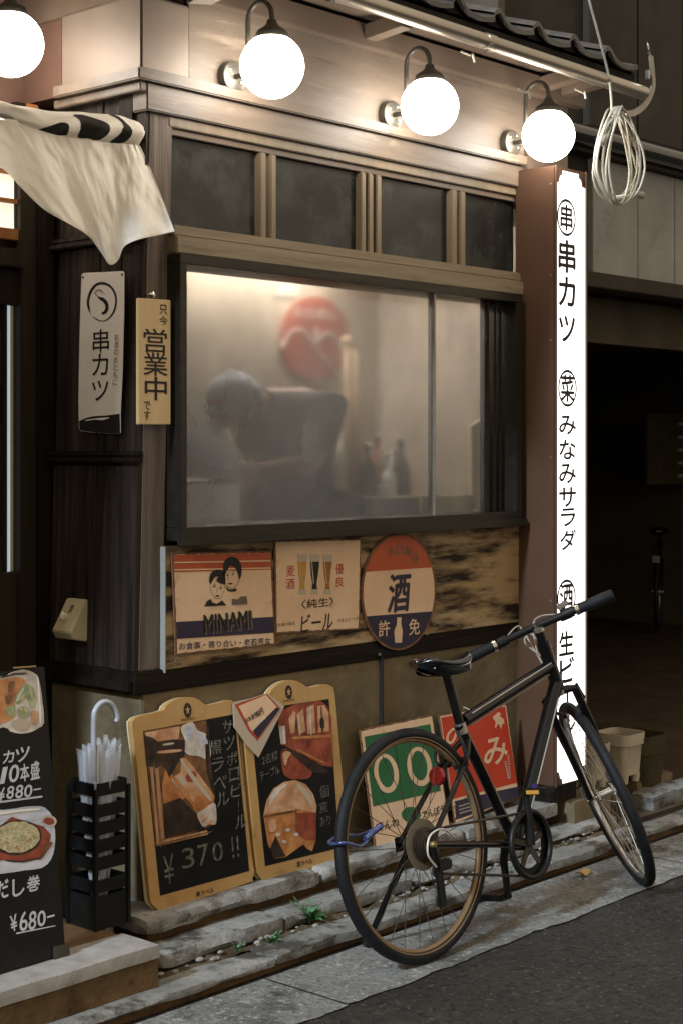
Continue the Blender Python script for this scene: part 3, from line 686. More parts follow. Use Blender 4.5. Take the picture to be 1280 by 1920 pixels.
# ================================================================== illuminated sign
sg = thing("illuminated_sign", (2.0, -.09, .235), "tall brown box sign with white lit face of vertical black lettering", "sign")
SX0, SX1, SY = 1.905, 2.118, -.190
sb = B()
sb.box(SX0, SX1, SY, -.004, .235, 2.620); sb.build("housing", M['signbrown'], sg, bevel=.004)
SP = front(SY-.003)
def nx_(px, py): return SP.loc(px, py)
z0, z1 = .243, 2.605; xa0, xa1 = SX0+.008, SX1-.008
c = .035
pan = [(xa0+.0, z0+.05), (xa0+.022, z0+.047), (xa0+.030, z0+.022), (xa0+.045, z0+.015), (xa0+.045, z0), (xa1-.045, z0), (xa1-.045, z0+.015), (xa1-.030, z0+.022), (xa1-.022, z0+.047), (xa1, z0+.05),
       (xa1, z1-.05), (xa1-.022, z1-.047), (xa1-.030, z1-.022), (xa1-.045, z1-.015), (xa1-.045, z1), (xa0+.045, z1), (xa0+.045, z1-.015), (xa0+.030, z1-.022), (xa0+.022, z1-.047), (xa0, z1-.05)]
PP = PL((0, SY, 0), (1,0,0), (0,0,1))
B().flat(PP, pan, .0005, .003).build("light_panel", M['signlight'], sg)
for x in (SX0, SX1-.006):
    B().box(x, x+.006, SY-.008, SY-.0005, .235, 2.620).build("edge_trim", M['signbrown'], sg)
SQ = PL((0, SY-.0045, 0), (1,0,0), (0,0,1))
items = [("串",1061,408,22,48),("串",1062,481,31,60),("カ",1062,547,30,54),("ツ",1062,617,29,48),
         ("菜",1063,728,25,50),("み",1063,797,31,35),("な",1063,843,30,36),("み",1063,888,31,36),("サ",1063,932,31,36),("ラ",1064,970,27,33),("ダ",1064,1012,29,37),
         ("酒",1061,1121,24,54),("生",1061,1206,27,44),("ビ",1062,1256,26,46),("|",1063,1305,4,36),("ル",1063,1355,28,40)]
write(SQ, [(*i, .032) if i[0] != '|' else i for i in [tuple(j[:5]) for j in items]], 0, M['ink'], sg)
for cx_, cy_ in ((1061,408),(1063,728),(1061,1121)):
    a, q = SQ.loc(cx_, cy_); rx = .064; rz = SQ.loc(cx_, cy_-35)[1]-q
    n = 48; b = B()
    for k in range(n):
        t0, t1 = 2*math.pi*k/n, 2*math.pi*(k+1)/n; f = lambda t: 1 - (.06 + .10*abs(math.sin(t))**2)
        o = lambda t, s_: SQ.pt(a + rx*math.cos(t)*(1-(.15 if s_ else 0)), q + rz*math.sin(t)*(f(t) if s_ else 1))
        b.add([o(t0,0), o(t1,0), o(t1,1), o(t0,1)], [(0,1,2,3)])
    b.build("ring_mark", M['ink'], sg)
for z in (.45, .95, 1.5, 1.95, 2.2, 2.55):
    B().lathe((SX0-.0005, SY+.018, z), (-1,0,0), [(0,.004),(.002,.003)], 8).build("screw", M['grey_metal'], sg)
B().box(SX0+.02, SX1-.02, -.16, -.02, .160, .234).build("foot_block", M['darkwood'], sg)

# ================================================================== noren curtain
nr = thing("noren_curtain", (-.5, .03, 2.1), "off-white cloth shop curtain rolled over its rod with black brush print", "curtain")
NP = front(.02)
H = lambda px, py: NP.hit(px, py)
r0, r1 = H(-160, 192), H(268, 246)
B().tube([V((r0.x, .03, r0.z)), V((0.004, .03, r1.z))], .011, 12).build("rod", M['rod'], nr, smooth='auto')
# rolled top: a thick soft roll between an upper and a lower edge
upE = [(-170,150),(-90,170),(0,192),(40,200),(90,209),(150,211),(190,215),(225,219),(258,229),(266,241)]
loE = [(-170,215),(-90,218),(0,214),(40,234),(80,250),(115,257),(150,263),(190,268),(225,272),(256,273),(263,262)]
def along(E, t):
    s_ = spl(E, 8, False); k = t*(len(s_)-1); i = min(int(k), len(s_)-2); f = k-i
    return (s_[i][0]+(s_[i+1][0]-s_[i][0])*f, s_[i][1]+(s_[i+1][1]-s_[i][1])*f)
def byx(E, x):
    for (xa_, ya_), (xb, yb) in zip(E, E[1:]):
        if xa_ <= x <= xb: return ya_ + (yb-ya_)*(x-xa_)/max(1e-6, xb-xa_)
    return E[-1][1] if x > E[-1][0] else E[0][1]
upS, loS = spl(upE, 8, False), spl(loE, 8, False)
def roll(u, v, lift=0):
    x = -170 + 434*u; a = byx(upS, x); b_ = byx(loS, x); y = a + (b_-a)*v
    p = H(x + (3 if v < .5 else -2)*math.sin(u*31)*.5, y); th = math.pi*(v*.92+.04)
    bulge = .040*math.sin(th)*(1 if u < .97 else max(.2, (1-u)/.03)) + .004*math.sin(u*38+v*5) + .006*noise.noise(V((u*14, v*2.2, 1)))
    return V((p.x, p.y - .006 - bulge - lift, p.z))
rb = B().grid(roll, 110, 16)
rb.grid(lambda u, v: V((roll(1-u, v).x, .048, roll(1-u, v).z)), 40, 4)
rl = rb.build("rolled_cloth", M['noren'], nr, smooth=True)
def ink(poly, n=3):
    """printed patch that follows the roll: poly in photo pixels"""
    b = B(); pts = spl(poly, n)
    xs_ = [p[0] for p in pts]; ys_ = [p[1] for p in pts]; st_ = 1.0
    inside = lambda x, y: sum(1 for (x1, y1), (x2, y2) in zip(pts, pts[1:]+pts[:1]) if (y1 > y) != (y2 > y) and x < (x2-x1)*(y-y1)/(y2-y1)+x1) % 2
    def uv(x, y):
        a = byx(upS, x); b_ = byx(loS, x); return roll((x+170)/434, min(1, max(0, (y-a)/max(1, b_-a))), .0012)
    y = min(ys_)
    while y < max(ys_):
        x = min(xs_)
        while x < max(xs_):
            if inside(x+st_/2, y+st_/2): b.add([uv(x, y+st_), uv(x+st_, y+st_), uv(x+st_, y), uv(x, y)], [(0,1,2,3)])
            x += st_
        y += st_
    b.build("brush_print", M['norenink'], nr, smooth=True)
Z8 = lambda pts: cr(0, 180, 1280/340, pts)
ink(Z8([(240,248),(300,222),(350,204),(400,208),(435,235),(450,280),(415,282),(405,297),(340,290),(285,275)]))
ink(Z8([(458,148),(520,140),(590,148),(660,185),(700,225),(714,270),(690,310),(650,318),(580,305),(520,298),(512,230),(490,180)]))
ink(Z8([(735,132),(790,142),(815,165),(835,205),(860,240),(862,300),(850,330),(815,340),(755,330),(790,290),(800,240),(785,180)]))
# hanging cloth with folds
hemT = [(-170,225),(-90,228),(0,224),(60,240),(120,256),(190,266),(240,270),(262,272)]
hemB = [(-170,250),(-90,268),(0,313),(40,352),(82,392),(130,420),(165,442),(190,474),(206,496),(222,488),(234,462),(262,449),(298,441),(328,434)]
def hang(u, v):
    x0_, y0_ = along(hemT, u); x1_, y1_ = along(hemB, u)
    x = x0_ + (x1_-x0_)*v**.9; y = y0_ + (y1_-y0_)*v
    fold = .013*math.sin(u*27 + v*1.2)*(.3+.7*v) + .014*noise.noise(V((u*9, v*1.9, 3)))*(.4+v) + .006*noise.noise(V((u*26, v*6, 9))) + .0022*noise.noise(V((u*70, v*16, 4)))
    out = .020 + .02*v + .085*v*v*max(0, (u-.55)/.45)
    return front(.02 - out + fold).hit(x, y)
hc = B().grid(hang, 150, 30).build("hanging_cloth", M['noren'], nr, smooth=True)
B().grid(lambda u, v: hang(.02+.97*u, .955+.04*v) + V((-.001, -.0016, 0)), 120, 2).build("hem", M['noren'], hc, smooth=True)

# ================================================================== tin sign, plaque, switch box on the corner
C5 = lambda pts: cr(130, 480, 775/210, pts)
SB = PL((-.026, 0, 0), (0,-1,0), (0,0,1))
q = C5([(95,115),(385,105),(360,1230),(75,1200)])
ts = thing("tin_sign", SB.hit(*q[3]), "narrow white tin sign with ink circle and shrimp on boarded return wall", "sign")
QP = SB
o1 = QP.locs(C5([(103,118),(240,112),(375,104),(386,118),(384,400),(374,800),(360,1090),(361,1225),(350,1232),(200,1225),(85,1212),(72,1195),(68,1000),(75,600),(84,300),(90,130)]))
B().flat(QP, o1, 0, .003).build("plate", M['white'], ts, bevel=.001)
ringo = spl(C5([(170,418),(138,370),(130,310),(150,240),(190,192),(240,180),(290,200),(325,245),(338,310),(325,380),(290,430),(250,452),(205,446)]), 5)
ringi = spl(C5([(160,405),(150,360),(146,310),(165,250),(200,206),(240,198),(285,215),(314,255),(326,310),(314,375),(284,422),(250,446),(208,440)]), 5)
b = B(); n = len(ringo)
A = [QP.loc(*p) for p in ringo]; I = [QP.loc(*p) for p in ringi]
for k in range(n):
    b.add([QP.pt(*A[k], .0038), QP.pt(*A[(k+1)%n], .0038), QP.pt(*I[(k+1)%n], .0038), QP.pt(*I[k], .0038)], [(0,1,2,3)])
b.build("ink_circle", M['ink'], ts)
shape(QP, C5([(205,285),(240,288),(268,310),(280,345),(275,380),(255,402),(235,405),(232,392),(250,380),(258,350),(245,322),(222,305)]), .0038, M['ink'], ts, "shrimp_mark", 4)
b = B()
for pts in ([(215,285),(190,262),(200,240),(225,240),(255,265)], [(215,288),(185,258),(205,232),(235,238)]):
    b.tube([QP.hit(*p) + QP.n*.004 for p in spl(C5(pts), 6, False)], .0006, 5)
b.build("feeler_mark", M['ink'], ts)
write(QP, [(t, *C5([(x, y)])[0], w_/3.69, h_/3.69, .006) for t, x, y, w_, h_ in (("串",226,588,112,160),("カ",222,752,110,148),("ツ",222,932,112,138))], .0038, M['ink'], ts)
write(QP, [(t, *C5([(336-i*2.0, 562+i*52)])[0], 8, 12) for i, t in enumerate("お酒のおともに")], .0038, M['greyprint'], ts, "small_lettering")
shape(QP, C5([(76,1142),(120,1122),(180,1108),(260,1104),(356,1092),(360,1228),(352,1230),(200,1223),(88,1208),(78,1195)]), .0037, M['ink'], ts, "brush_band")
shape(QP, C5([(118,1135),(200,1122),(285,1116),(285,1122),(240,1136),(180,1132),(122,1142)]), .0042, M['white'], ts, "brush_gap")
for p in C5([(102,148),(372,130)]): B().lathe(QP.hit(*p)+QP.n*.003, QP.n, [(0,.004),(.002,.003)], 10).build("nail", M['ink'], ts)
PQ = front(-.030)
pq = thing("wooden_plaque", PQ.hit(285, 796), "light wood plaque with bold black writing hanging on the corner post", "plaque")
B().flat(PQ, PQ.locs([(255,559),(316,563),(316,796),(255,796)]), 0, .012).build("board", M['plaque'], pq, bevel=.002)
b = B(); hp = PQ.hit(285, 553)
b.lathe(hp + V((0,.024,0)), (0,-1,0), [(0,.003),(.022,.003),(.024,.009),(.032,.009),(.036,.004)], 12); b.build("hook", M['chrome'], pq, smooth='auto')
write(PQ, [(t, *C5([(x, y)])[0], w_/3.69, h_/3.69, o_) for t, x, y, w_, h_, o_ in (("只",633,372,52,66,.02),("今",634,450,56,62,.02),("営",578,588,160,165,.008),("業",580,750,165,160,.008),("中",582,918,150,160,.015),("で",520,1035,42,58,.02),("す",520,1103,40,62,.02))], .0126, M['ink'], pq)
SBX = PL((-.02, 0, 0), (0,-1,0), (0,0,1))
C4 = lambda pts: cr(0, 480, 937/400, pts)
sw = thing("switch_box", SBX.hit(150, 1200), "yellowed plastic switch box with slanted face on the dark boarded return wall", "switch box")
a0, b0 = SBX.loc(*C4([(312,1500)])[0]); a1, b1 = SBX.loc(*C4([(395,1500)])[0]); bb = SBX.loc(*C4([(390,1695)])[0])[1]
b = B(); pr = [(0.0, b0), (.016, b0), (.075, bb+.035), (.060, bb+.012), (0.0, bb)]
b.prism([SBX.pt(a0, z, h) for h, z in pr], SBX.u*(a1-a0)); b.build("case", M['plasticy'], sw, bevel=.003)
fpl = PL(SBX.pt((a0+a1)/2, b0, .016), SBX.u, SBX.pt(0, b0, .016)-SBX.pt(0, bb+.035, .075))
if fpl.n.dot(SBX.n) < 0: fpl = PL(fpl.o, -fpl.u, fpl.v)
b = B(); put(b, fpl, "京", .0, -.035, .018, .028, .0012, .02); b.build("lettering", M['ink'], sw)
b = B(); b.prism([fpl.pt(-.018, -.052, 0), fpl.pt(.004, -.062, 0), fpl.pt(-.012, -.078, 0)], fpl.n*.018); b.build("rocker", M['white'], sw, bevel=.002)

# ================================================================== three tin signs on the charred board
C1 = lambda pts: cr(310, 990, 1280/380, pts)
TB = front(-.0245)
def tin(name, label, corners, m_edge, m_face, step=.012, amp=.0022, seed=0, inset=.004):
    t = thing(name, TB.hit(*corners[3]), label, "sign", None)
    loc = TB.locs(corners); lo = ragged(loc, step, amp, seed); cx_ = sum(p[0] for p in lo)/len(lo); cy_ = sum(p[1] for p in lo)/len(lo)
    B().flat(TB, lo, 0, .004).build("plate", m_edge, t)
    k = 1 - inset/.12; B().flat(TB, [(cx_+(x-cx_)*k, cy_+(y-cy_)*k) for x, y in ragged(loc, step*.7, amp*1.3, seed+3)], .0046).build("face", m_face, t)
    return t
s1 = tin("tin_sign", "square tin sign with two portrait heads and navy band, lettered MINAMI", [(321,1037),(508,1033),(515,1209),(328,1228)], M['rust'], M['cream'], seed=1)
h = .0054
shape(TB, C1([(47,170),(655,156),(660,262),(52,278)]), h, M['tinred'], s1, "red_band")
for y0 in (206, 252): shape(TB, C1([(50,y0+8),(657,y0-4),(657,y0+4),(50,y0+16)]), h+.0006, M['cream'], s1, "stripe")
shape(TB, C1([(64,592),(676,560),(684,660),(68,700)]), h, M['navy'], s1, "navy_band")
shape(TB, C1([(358,262),(362,215),(392,186),(425,182),(455,200),(474,245),(472,300),(460,322),(452,285),(432,250),(408,236),(390,256),(372,292),(366,330),(360,300)]), h+.0012, M['ink'], s1, "hair_print", 3)
shape(TB, C1([(272,312),(285,280),(315,262),(350,266),(368,290),(372,350),(355,352),(335,346),(316,330),(326,306),(306,312),(290,335),(280,352),(272,340)]), h+.0012, M['ink'], s1, "hair_print", 3)
shape(TB, C1([(374,362),(384,376),(405,388),(440,380),(438,398),(402,400),(384,390)]), h+.0012, M['ink'], s1, "collar_print", 3)
shape(TB, C1([(412,446),(450,450),(470,432),(505,430),(512,480),(416,486)]), h+.0012, M['greyprint'], s1, "shoulder_print")
shape(TB, C1([(240,495),(255,462),(278,446),(292,470),(318,478),(340,464),(352,456),(378,488)]), h+.0012, M['ink'], s1, "shoulder_print")
b = B()
for cx_, cy_, rx, ry in ((386,297,7,4),(420,290,8,4),(302,368,8,5),(343,379,8,5),(322,428,13,5),(404,350,14,5)):
    b.flat(TB, TB.locs(C1(ell(cx_, cy_, rx, ry, 12))), h+.0014)
for pts in ([(378,286),(390,280),(398,284)], [(412,278),(424,274),(432,280)], [(292,356),(304,352),(312,358)], [(334,366),(346,364),(352,370)], [(390,300),(386,322),(394,328)], [(322,372),(318,398),(326,404)], [(276,345),(280,390),(300,430),(318,446),(345,436),(362,400),(368,355)], [(366,320),(372,350),(392,372),(420,378),(450,352),(462,315)]):
    pp = spl(C1(pts), 5, False); q2 = [TB.hit(*p) + TB.n*(h+.0012) for p in pp]
    for i in range(len(q2)-1):
        d = (q2[i+1]-q2[i]); s_ = TB.n.cross(d).normalized()*.0006; b.add([q2[i]-s_, q2[i+1]-s_, q2[i+1]+s_, q2[i]+s_], [(0,1,2,3)])
b.build("face_print", M['ink'], s1)
write(TB, [("MINAMI", *C1([(394,597)])[0], 305/3.37, 118/3.37, .02, -.1)], h+.0012, M['greyprint'], s1, "letter_shadow")
write(TB, [("MINAMI", *C1([(386,588)])[0], 300/3.37, 112/3.37, .01, -.1)], h+.0018, M['ink'], s1)
P1 = quadplane(TB, *C1([(90,735),(665,698),(665,735),(90,772)]))
write(P1, [("お食事・寄り合い・老若男女", *C1([(378,728)])[0], 575/3.37, 44/3.37, .012)], h+.0012, M['navy'], s1)
s2 = tin("tin_sign", "cream tin sign with three beer glasses and red and black writing", [(513,1013),(675,1010),(672,1180),(515,1188)], M['rust'], M['cream'], seed=5)
for xs_, m_ in (((830,887,880,872,875,840,845,835), 'amber'), ((908,966,958,948,952,918,922,912), 'ink'), ((988,1045,1036,1028,1032,1000,1005,995), 'brownbeer')):
    ys_ = (212,212,290,350,386,386,350,290)
    shape(TB, C1(list(zip(xs_, ys_))), h, M[m_], s2, "beer_print")
    shape(TB, C1([(xs_[0]-3,168),(xs_[1]+4,166),(xs_[1],212),(xs_[0],212)]), h, M['foam'], s2, "foam_print")
    shape(TB, C1([(xs_[5]-4,387),(xs_[4]+4,387),(xs_[4]+6,418),(xs_[5]-8,418)]), h, M['foam'], s2, "glass_foot_print")
    k_ = 6; shape(TB, C1([(xs_[0]+k_,212),(xs_[0]+k_+6,212),(xs_[6]+10,350),(xs_[6]+4,350)]), h+.0004, M['foam'], s2, "highlight_print")
write(TB, [(t, *C1([(x, y)])[0], w_/3.37, h_/3.37, .008) for t, x, y, w_, h_ in (("麦",784,270,55,70),("酒",782,352,55,66),("優",1093,258,50,66),("良",1093,340,48,64))], h, M['redprint'], s2, "red_lettering")
write(TB, [("〈純生〉", *C1([(955,472)])[0], 200/3.37, 58/3.37, .015), ("ビール", *C1([(950,592)])[0], 200/3.37, 108/3.37, .012, .15)], h, M['ink'], s2)
write(TB, [("本場の味を", *C1([(758,606)])[0], 112/3.37, 24/3.37), ("中生もどうぞ", *C1([(1146,578)])[0], 128/3.37, 24/3.37)], h, M['greyprint'], s2, "small_lettering")
C6 = lambda pts: cr(280, 980, 1280/700, pts)
s3 = thing("tin_sign", TB.hit(745, 1218), "oval sake tin sign with red top, navy bottom and rusted rim", "sign")
E0 = ell(745, 1109, 70, 110, 60, 1.5); E1 = ell(745, 1109, 66.5, 105.5, 60, 1.5)
B().flat(TB, TB.locs(E0), 0, .005).build("plate", M['rust'], s3)
B().flat(TB, TB.locs(E1), .0056).build("face", M['cream'], s3)
shape(TB, clip(E1, (808,1063.5), (682,1072)), .0062, M['tinred'], s3, "red_top")
shape(TB, clip(E1, (676,1156), (808,1146)), .0062, M['navy'], s3, "navy_bottom")
write(TB, [("本", *C6([(823,99)])[0], 13, 16, .01, 0, .12), ("日", *C6([(852,92)])[0], 13, 17, .01), ("製", *C6([(881,98)])[0], 14, 18, .01, 0, -.2), ("造", *C6([(906,120)])[0], 14, 18, .01, 0, -.5)], .0068, M['greyprint'], s3, "small_lettering")
write(TB, [("酒", *C6([(852,240)])[0], 42, 70, .03, .12)], .0068, M['navy'], s3)
write(TB, [("許", *C6([(799,362)])[0], 21, 30, .01), ("免", *C6([(902,356)])[0], 20, 30, .01)], .0068, M['cream'], s3)
shape(TB, C6([(843,324),(858,324),(857,346),(862,372),(859,411),(836,411),(833,372),(842,348)]), .0068, M['cream'], s3, "bottle_mark")
# ================================================================== leaning menu boards
K = lambda pts: cr(230, 1260, 1280/430, pts)
MB = PL((0, -.092, .168), (1,0,0), (0, .062, .60))
def star(pl, c, r, n=5):
    return [(c[0] + (r if k % 2 == 0 else r*.42)*math.sin(math.pi*k/n), c[1] + (r if k % 2 == 0 else r*.42)*math.cos(math.pi*k/n)) for k in range(2*n)]
def logo(pl, t, px, py, h):
    c = pl.loc(px, py); B().flat(pl, ell(*c, .0155, .0225, 28), h).build("logo_disc", M['ink'], t)
    B().flat(pl, [(c[0]+(x-c[0])*.9, c[1]+(y-c[1])*1.3) for x, y in star(pl, c, .012)], h+.0007).build("logo_star", M['yellowframe'], t)
def menu(label, outline, inner, base_px):
    t = thing("menu_board", MB.hit(*base_px), label, "menu board", None)
    lo = MB.locs(spl(outline, 3)); B().flat(MB, lo, 0, .016).build("frame", M['yellowframe'], t, bevel=.0015)
    B().flat(MB, [(a-.004, b_) for a, b_ in lo], -.006, -.0005).build("frame_back", M['frameedge'], t)
    B().flat(MB, MB.locs(inner), .0166).build("chalkboard", M['board'], t)
    return t
m1 = menu("yellow framed menu board with sake pouring photo and chalk price", K([(36,300),(44,268),(62,252),(100,240),(205,216),(222,192),(250,168),(300,146),(345,140),(385,144),(420,164),(452,184),(520,172),(580,157),(600,166),(612,200),(632,400),(670,750),(708,1060),(716,1110),(705,1155),(690,1172),(450,1252),(205,1335),(188,1334),(165,1312),(140,1282),(128,1200),(90,800),(60,500)]),
          K([(95,330),(605,235),(688,1108),(190,1247)]), (360, 1685))
h = .0172
shape(MB, K([(98,333),(447,270),(500,848),(166,968)]), h, M['pbrown'], m1, "photo_print")
shape(MB, K([(105,338),(300,302),(292,372),(120,392)]), h+.0005, M['ppeach'], m1, "photo_blur")
shape(MB, K([(303,312),(340,285),(372,280),(400,325),(445,345),(463,372),(468,492),(410,470),(350,462),(318,430),(326,380)]), h+.0008, M['pwhite'], m1, "sleeve_print", 3)
shape(MB, K([(100,352),(150,368),(178,392),(250,378),(328,380),(325,468),(285,510),(240,590),(218,540),(190,515),(170,538),(112,520)]), h+.0011, M['pdark'], m1, "hands_print")
shape(MB, K([(305,478),(330,480),(380,535),(490,688),(486,742),(395,790),(330,690),(245,602),(270,578),(300,560)]), h+.0014, M['ppeach'], m1, "bottle_print")
shape(MB, K([(390,690),(490,690),(486,742),(398,788),(372,742)]), h+.0017, M['porange'], m1, "bottle_foot_print")
shape(MB, K(ell(358, 582, 26, 34, 16, 35)), h+.002, M['pred'], m1, "seal_print")
shape(MB, K([(248,600),(300,580),(326,590),(332,625),(300,650),(280,640)]), h+.0018, M['foam'], m1, "label_print")
shape(MB, K([(132,530),(178,522),(212,925),(172,962)]), h+.0008, M['pwood'], m1, "masu_print")
shape(MB, K([(192,520),(236,590),(330,700),(396,800),(452,868),(212,926)]), h+.0006, M['porange'] if False else M['pbrown'], m1, "masu_inside_print")
shape(MB, K([(205,735),(300,700),(392,792),(440,872),(214,926)]), h+.001, M['pdark'], m1, "masu_shadow_print")
shape(MB, K([(166,945),(450,880),(456,905),(170,970)]), h+.0012, M['pwood'], m1, "masu_rim_print")
shape(MB, K([(392,788),(430,765),(470,735),(496,738),(500,842),(460,848),(430,862),(412,842)]), h+.002, M['pwhite'], m1, "hand_print", 3)
for pts, k_, hh_ in (([(300,500),(316,494),(400,610),(470,700),(462,716),(380,620)], 'foam', .0023), ([(262,604),(284,594),(380,740),(370,752)], 'porange', .0021), ([(330,318),(352,300),(372,330),(360,380),(340,370)], 'pblue', .0012), ([(392,340),(440,360),(455,400),(420,395)], 'pblue', .0012),
                ([(410,805),(430,790),(436,800),(418,816)], 'ppeach', .0024), ([(420,826),(446,806),(452,818),(428,838)], 'ppeach', .0024), ([(440,845),(470,820),(476,834),(452,852)], 'ppeach', .0024), ([(180,440),(300,430),(300,444),(182,454)], 'ppeach', .0015), ([(205,400),(260,392),(262,402),(208,410)], 'foam', .0015),
                ([(150,545),(160,543),(192,935),(184,942)], 'pbrown', .0012), ([(175,958),(450,892),(452,898),(176,966)], 'pbrown', .0016), ([(455,290),(462,340),(468,470),(498,690),(492,700),(450,560),(440,400)], 'pdark', .0009), ([(215,540),(300,640),(330,700),(210,735)], 'porange', .0009)):
    shape(MB, K(pts), h+hh_, M[k_], m1, "photo_detail_print", 2)
logo(MB, m1, *K([(343,213)])[0], h)
write(MB, [("SAPPORO", *K([(345,262)])[0], 26, 4.5), ("黒ラベル", *K([(440,1226)])[0], 34, 9, .02)], h, M['ink'], m1, "small_lettering")
cl = [(t if t != "ー" else "|", *K([(566+i*12, 306+i*88)])[0], 21 if t != "ー" else 3, 25, .012, .1, random.uniform(-.16, .10)) for i, t in enumerate("サッポロビール")]
cl += [(t, *K([(496+i*14, 420+i*96)])[0], 24, 26, .012, .1, random.uniform(-.16, .10)) for i, t in enumerate("黒ラベル")]
cl += [("¥", *K([(238,1098)])[0], 20, 54), ("3", *K([(345,1035)])[0], 24, 38), ("7", *K([(430,1018)])[0], 20, 40), ("0", *K([(510,1000)])[0], 20, 36), ("‼", *K([(608,975)])[0], 14, 40)]
write(MB, cl, h+.0003, M['chalk'], m1, "chalk_lettering")
m2 = menu("yellow framed menu board with red bar photos, half behind the bicycle tyre", K([(652,215),(700,185),(770,150),(795,128),(820,92),(862,60),(905,46),(945,48),(985,66),(1020,86),(1070,76),(1112,68),(1145,80),(1164,120),(1190,400),(1215,680),(1236,960),(1242,1020),(1232,1044),(1000,1105),(790,1162),(762,1156),(740,1128),(728,1080),(690,700),(664,400)]),
          K([(690,215),(1130,150),(1188,980),(775,1082)]), (560, 1635))
shape(MB, K([(845,262),(872,212),(940,180),(1020,168),(1080,160),(1122,190),(1142,250),(1152,530),(1090,522),(1000,470),(900,420),(860,400)]), h, M['pred'], m2, "photo_print")
for pts in ([(905,262),(930,215),(945,225),(938,340),(915,345)], [(950,235),(985,205),(998,330),(962,352)], [(1005,200),(1045,180),(1055,340),(1010,345)], [(1065,190),(1105,185),(1128,230),(1130,330),(1070,338)]):
    shape(MB, K(pts), h+.0006, M['ppeach'], m2, "bottle_row_print")
shape(MB, K([(850,300),(885,300),(890,400),(862,402)]), h+.0006, M['pwhite'], m2, "glass_print")
shape(MB, K([(930,352),(1144,340),(1150,525),(1080,515),(985,455),(935,425)]), h+.0008, M['pred'], m2, "drink_print")
shape(MB, K([(860,450),(890,425),(950,450),(1030,540),(1020,590),(960,598),(905,592),(872,555)]), h+.0008, M['pred'], m2, "glass_bowl_print", 3)
shape(MB, K([(880,408),(1120,545),(1118,565),(1040,560),(900,440)]), h+.0011, M['pdark'], m2, "dark_line_print")
shape(MB, K([(765,800),(782,715),(820,650),(880,612),(940,602),(1000,625),(1042,680),(1060,740),(1056,940),(1036,1000),(985,962),(890,1030),(830,1040),(790,960)]), h, M['porange'], m2, "arch_photo_print")
shape(MB, K([(765,796),(782,715),(820,650),(880,612),(940,602),(1000,625),(1042,680),(1060,740),(1058,785),(945,762),(940,768)]), h+.0006, M['ppeach'], m2, "arch_top_print")
shape(MB, K([(948,785),(1058,782),(1056,935),(1000,935),(946,900)]), h+.0008, M['pred'], m2, "arch_side_print")
shape(MB, K([(832,915),(888,1026),(820,1040),(800,985)]), h+.0008, M['pdark'], m2, "arch_shadow_print")
for x, y in ((846,905),(900,880),(946,905),(880,945)): shape(MB, K(ell(x, y, 14, 10, 12)), h+.0012, M['pwhite'], m2, "dot_print")
for pts, k_, hh_ in (([(955,250),(962,248),(972,345),(965,347)], 'pwhite', .001), ([(1018,205),(1028,203),(1034,338),(1024,340)], 'pwhite', .001), ([(1082,200),(1090,200),(1098,330),(1088,332)], 'pbrown', .001), ([(1078,260),(1100,258),(1102,310),(1082,312)], 'pdark', .0012), ([(856,310),(868,308),(874,395),(864,396)], 'foam', .001),
                ([(870,460),(890,440),(920,452),(900,480),(890,520),(878,510)], 'ppeach', .0012), ([(940,360),(1140,350),(1141,362),(942,374)], 'porange', .001), ([(960,430),(1100,500),(1096,508),(955,440)], 'porange', .0012), ([(800,690),(850,640),(905,620),(860,660),(815,720),(800,760)], 'pwhite', .001), ([(945,625),(990,640),(1030,700),(1040,760),(1000,700)], 'foam', .001),
                ([(770,800),(940,770),(942,778),(772,810)], 'pbrown', .001), ([(942,770),(950,768),(950,900),(944,900)], 'pbrown', .0011), ([(790,830),(830,820),(835,880),(800,890)], 'ppeach', .001), ([(985,960),(1036,936),(1034,998)], 'porange', .0012)):
    shape(MB, K(pts), h+hh_, M[k_], m2, "photo_detail_print", 2)
logo(MB, m2, *K([(906,112)])[0], h)
write(MB, [("SAPPORO", *K([(908,158)])[0], 22, 4.2), ("黒ラベル", *K([(995,1062)])[0], 30, 10, .02)], h, M['ink'], m2, "small_lettering")
write(MB, [("2名様", *K([(800,478)])[0], 30, 18, .012, .1, .12), ("テーブル", *K([(800,560)])[0], 38, 18, .012, .1, .12), ("個", *K([(1103,665)])[0], 18, 24), ("室", *K([(1098,752)])[0], 16, 20), ("あり", *K([(1108,830)])[0], 20, 18)], h+.0003, M['chalk'], m2, "chalk_lettering")
# price card pinned between the boards
CP_ = PL((0, -.104, .168), (1,0,0), (0, .062, .60))
o = K([(602,178),(618,165),(700,148),(795,118),(888,192),(745,476),(690,420),(608,308)])
pc = thing("price_card", CP_.hit(*o[5]), "tilted price card for sake pinned between the two yellow menu boards", "price card")
B().flat(CP_, CP_.locs(o), 0.010, .012).build("backing_card", M['foam'], pc)
shape(CP_, K([(612,182),(790,122),(866,202),(738,384),(690,330)]), .0126, M['redprint'], pc, "red_border")
shape(CP_, K([(632,190),(785,128),(852,202),(735,350),(700,322)]), .0131, M['cream'], pc, "white_label")
shape(CP_, K([(712,328),(842,196),(862,206),(738,366)]), .0136, M['navy'], pc, "navy_band")
CR = PL(CP_.hit(*K([(670,270)])[0]), CP_.hit(*K([(810,185)])[0]) - CP_.hit(*K([(670,270)])[0]), CP_.v)
if CR.n.dot(CP_.n) < 0: CR = PL(CR.o, -CR.u, CR.v)
b = B(); put(b, CR, "日本酒", .020, -.002, .042, .016, .0138, .02); put(b, CR, "980円", .064, -.002, .040, .022, .0138, .02)
b.build("lettering", M['ink'], pc)
b = B(); put(b, CR, "POP BAR‼", .058, -.028, .055, .010, .0142, .015, 0, .10); b.build("band_lettering", M['white'], pc)

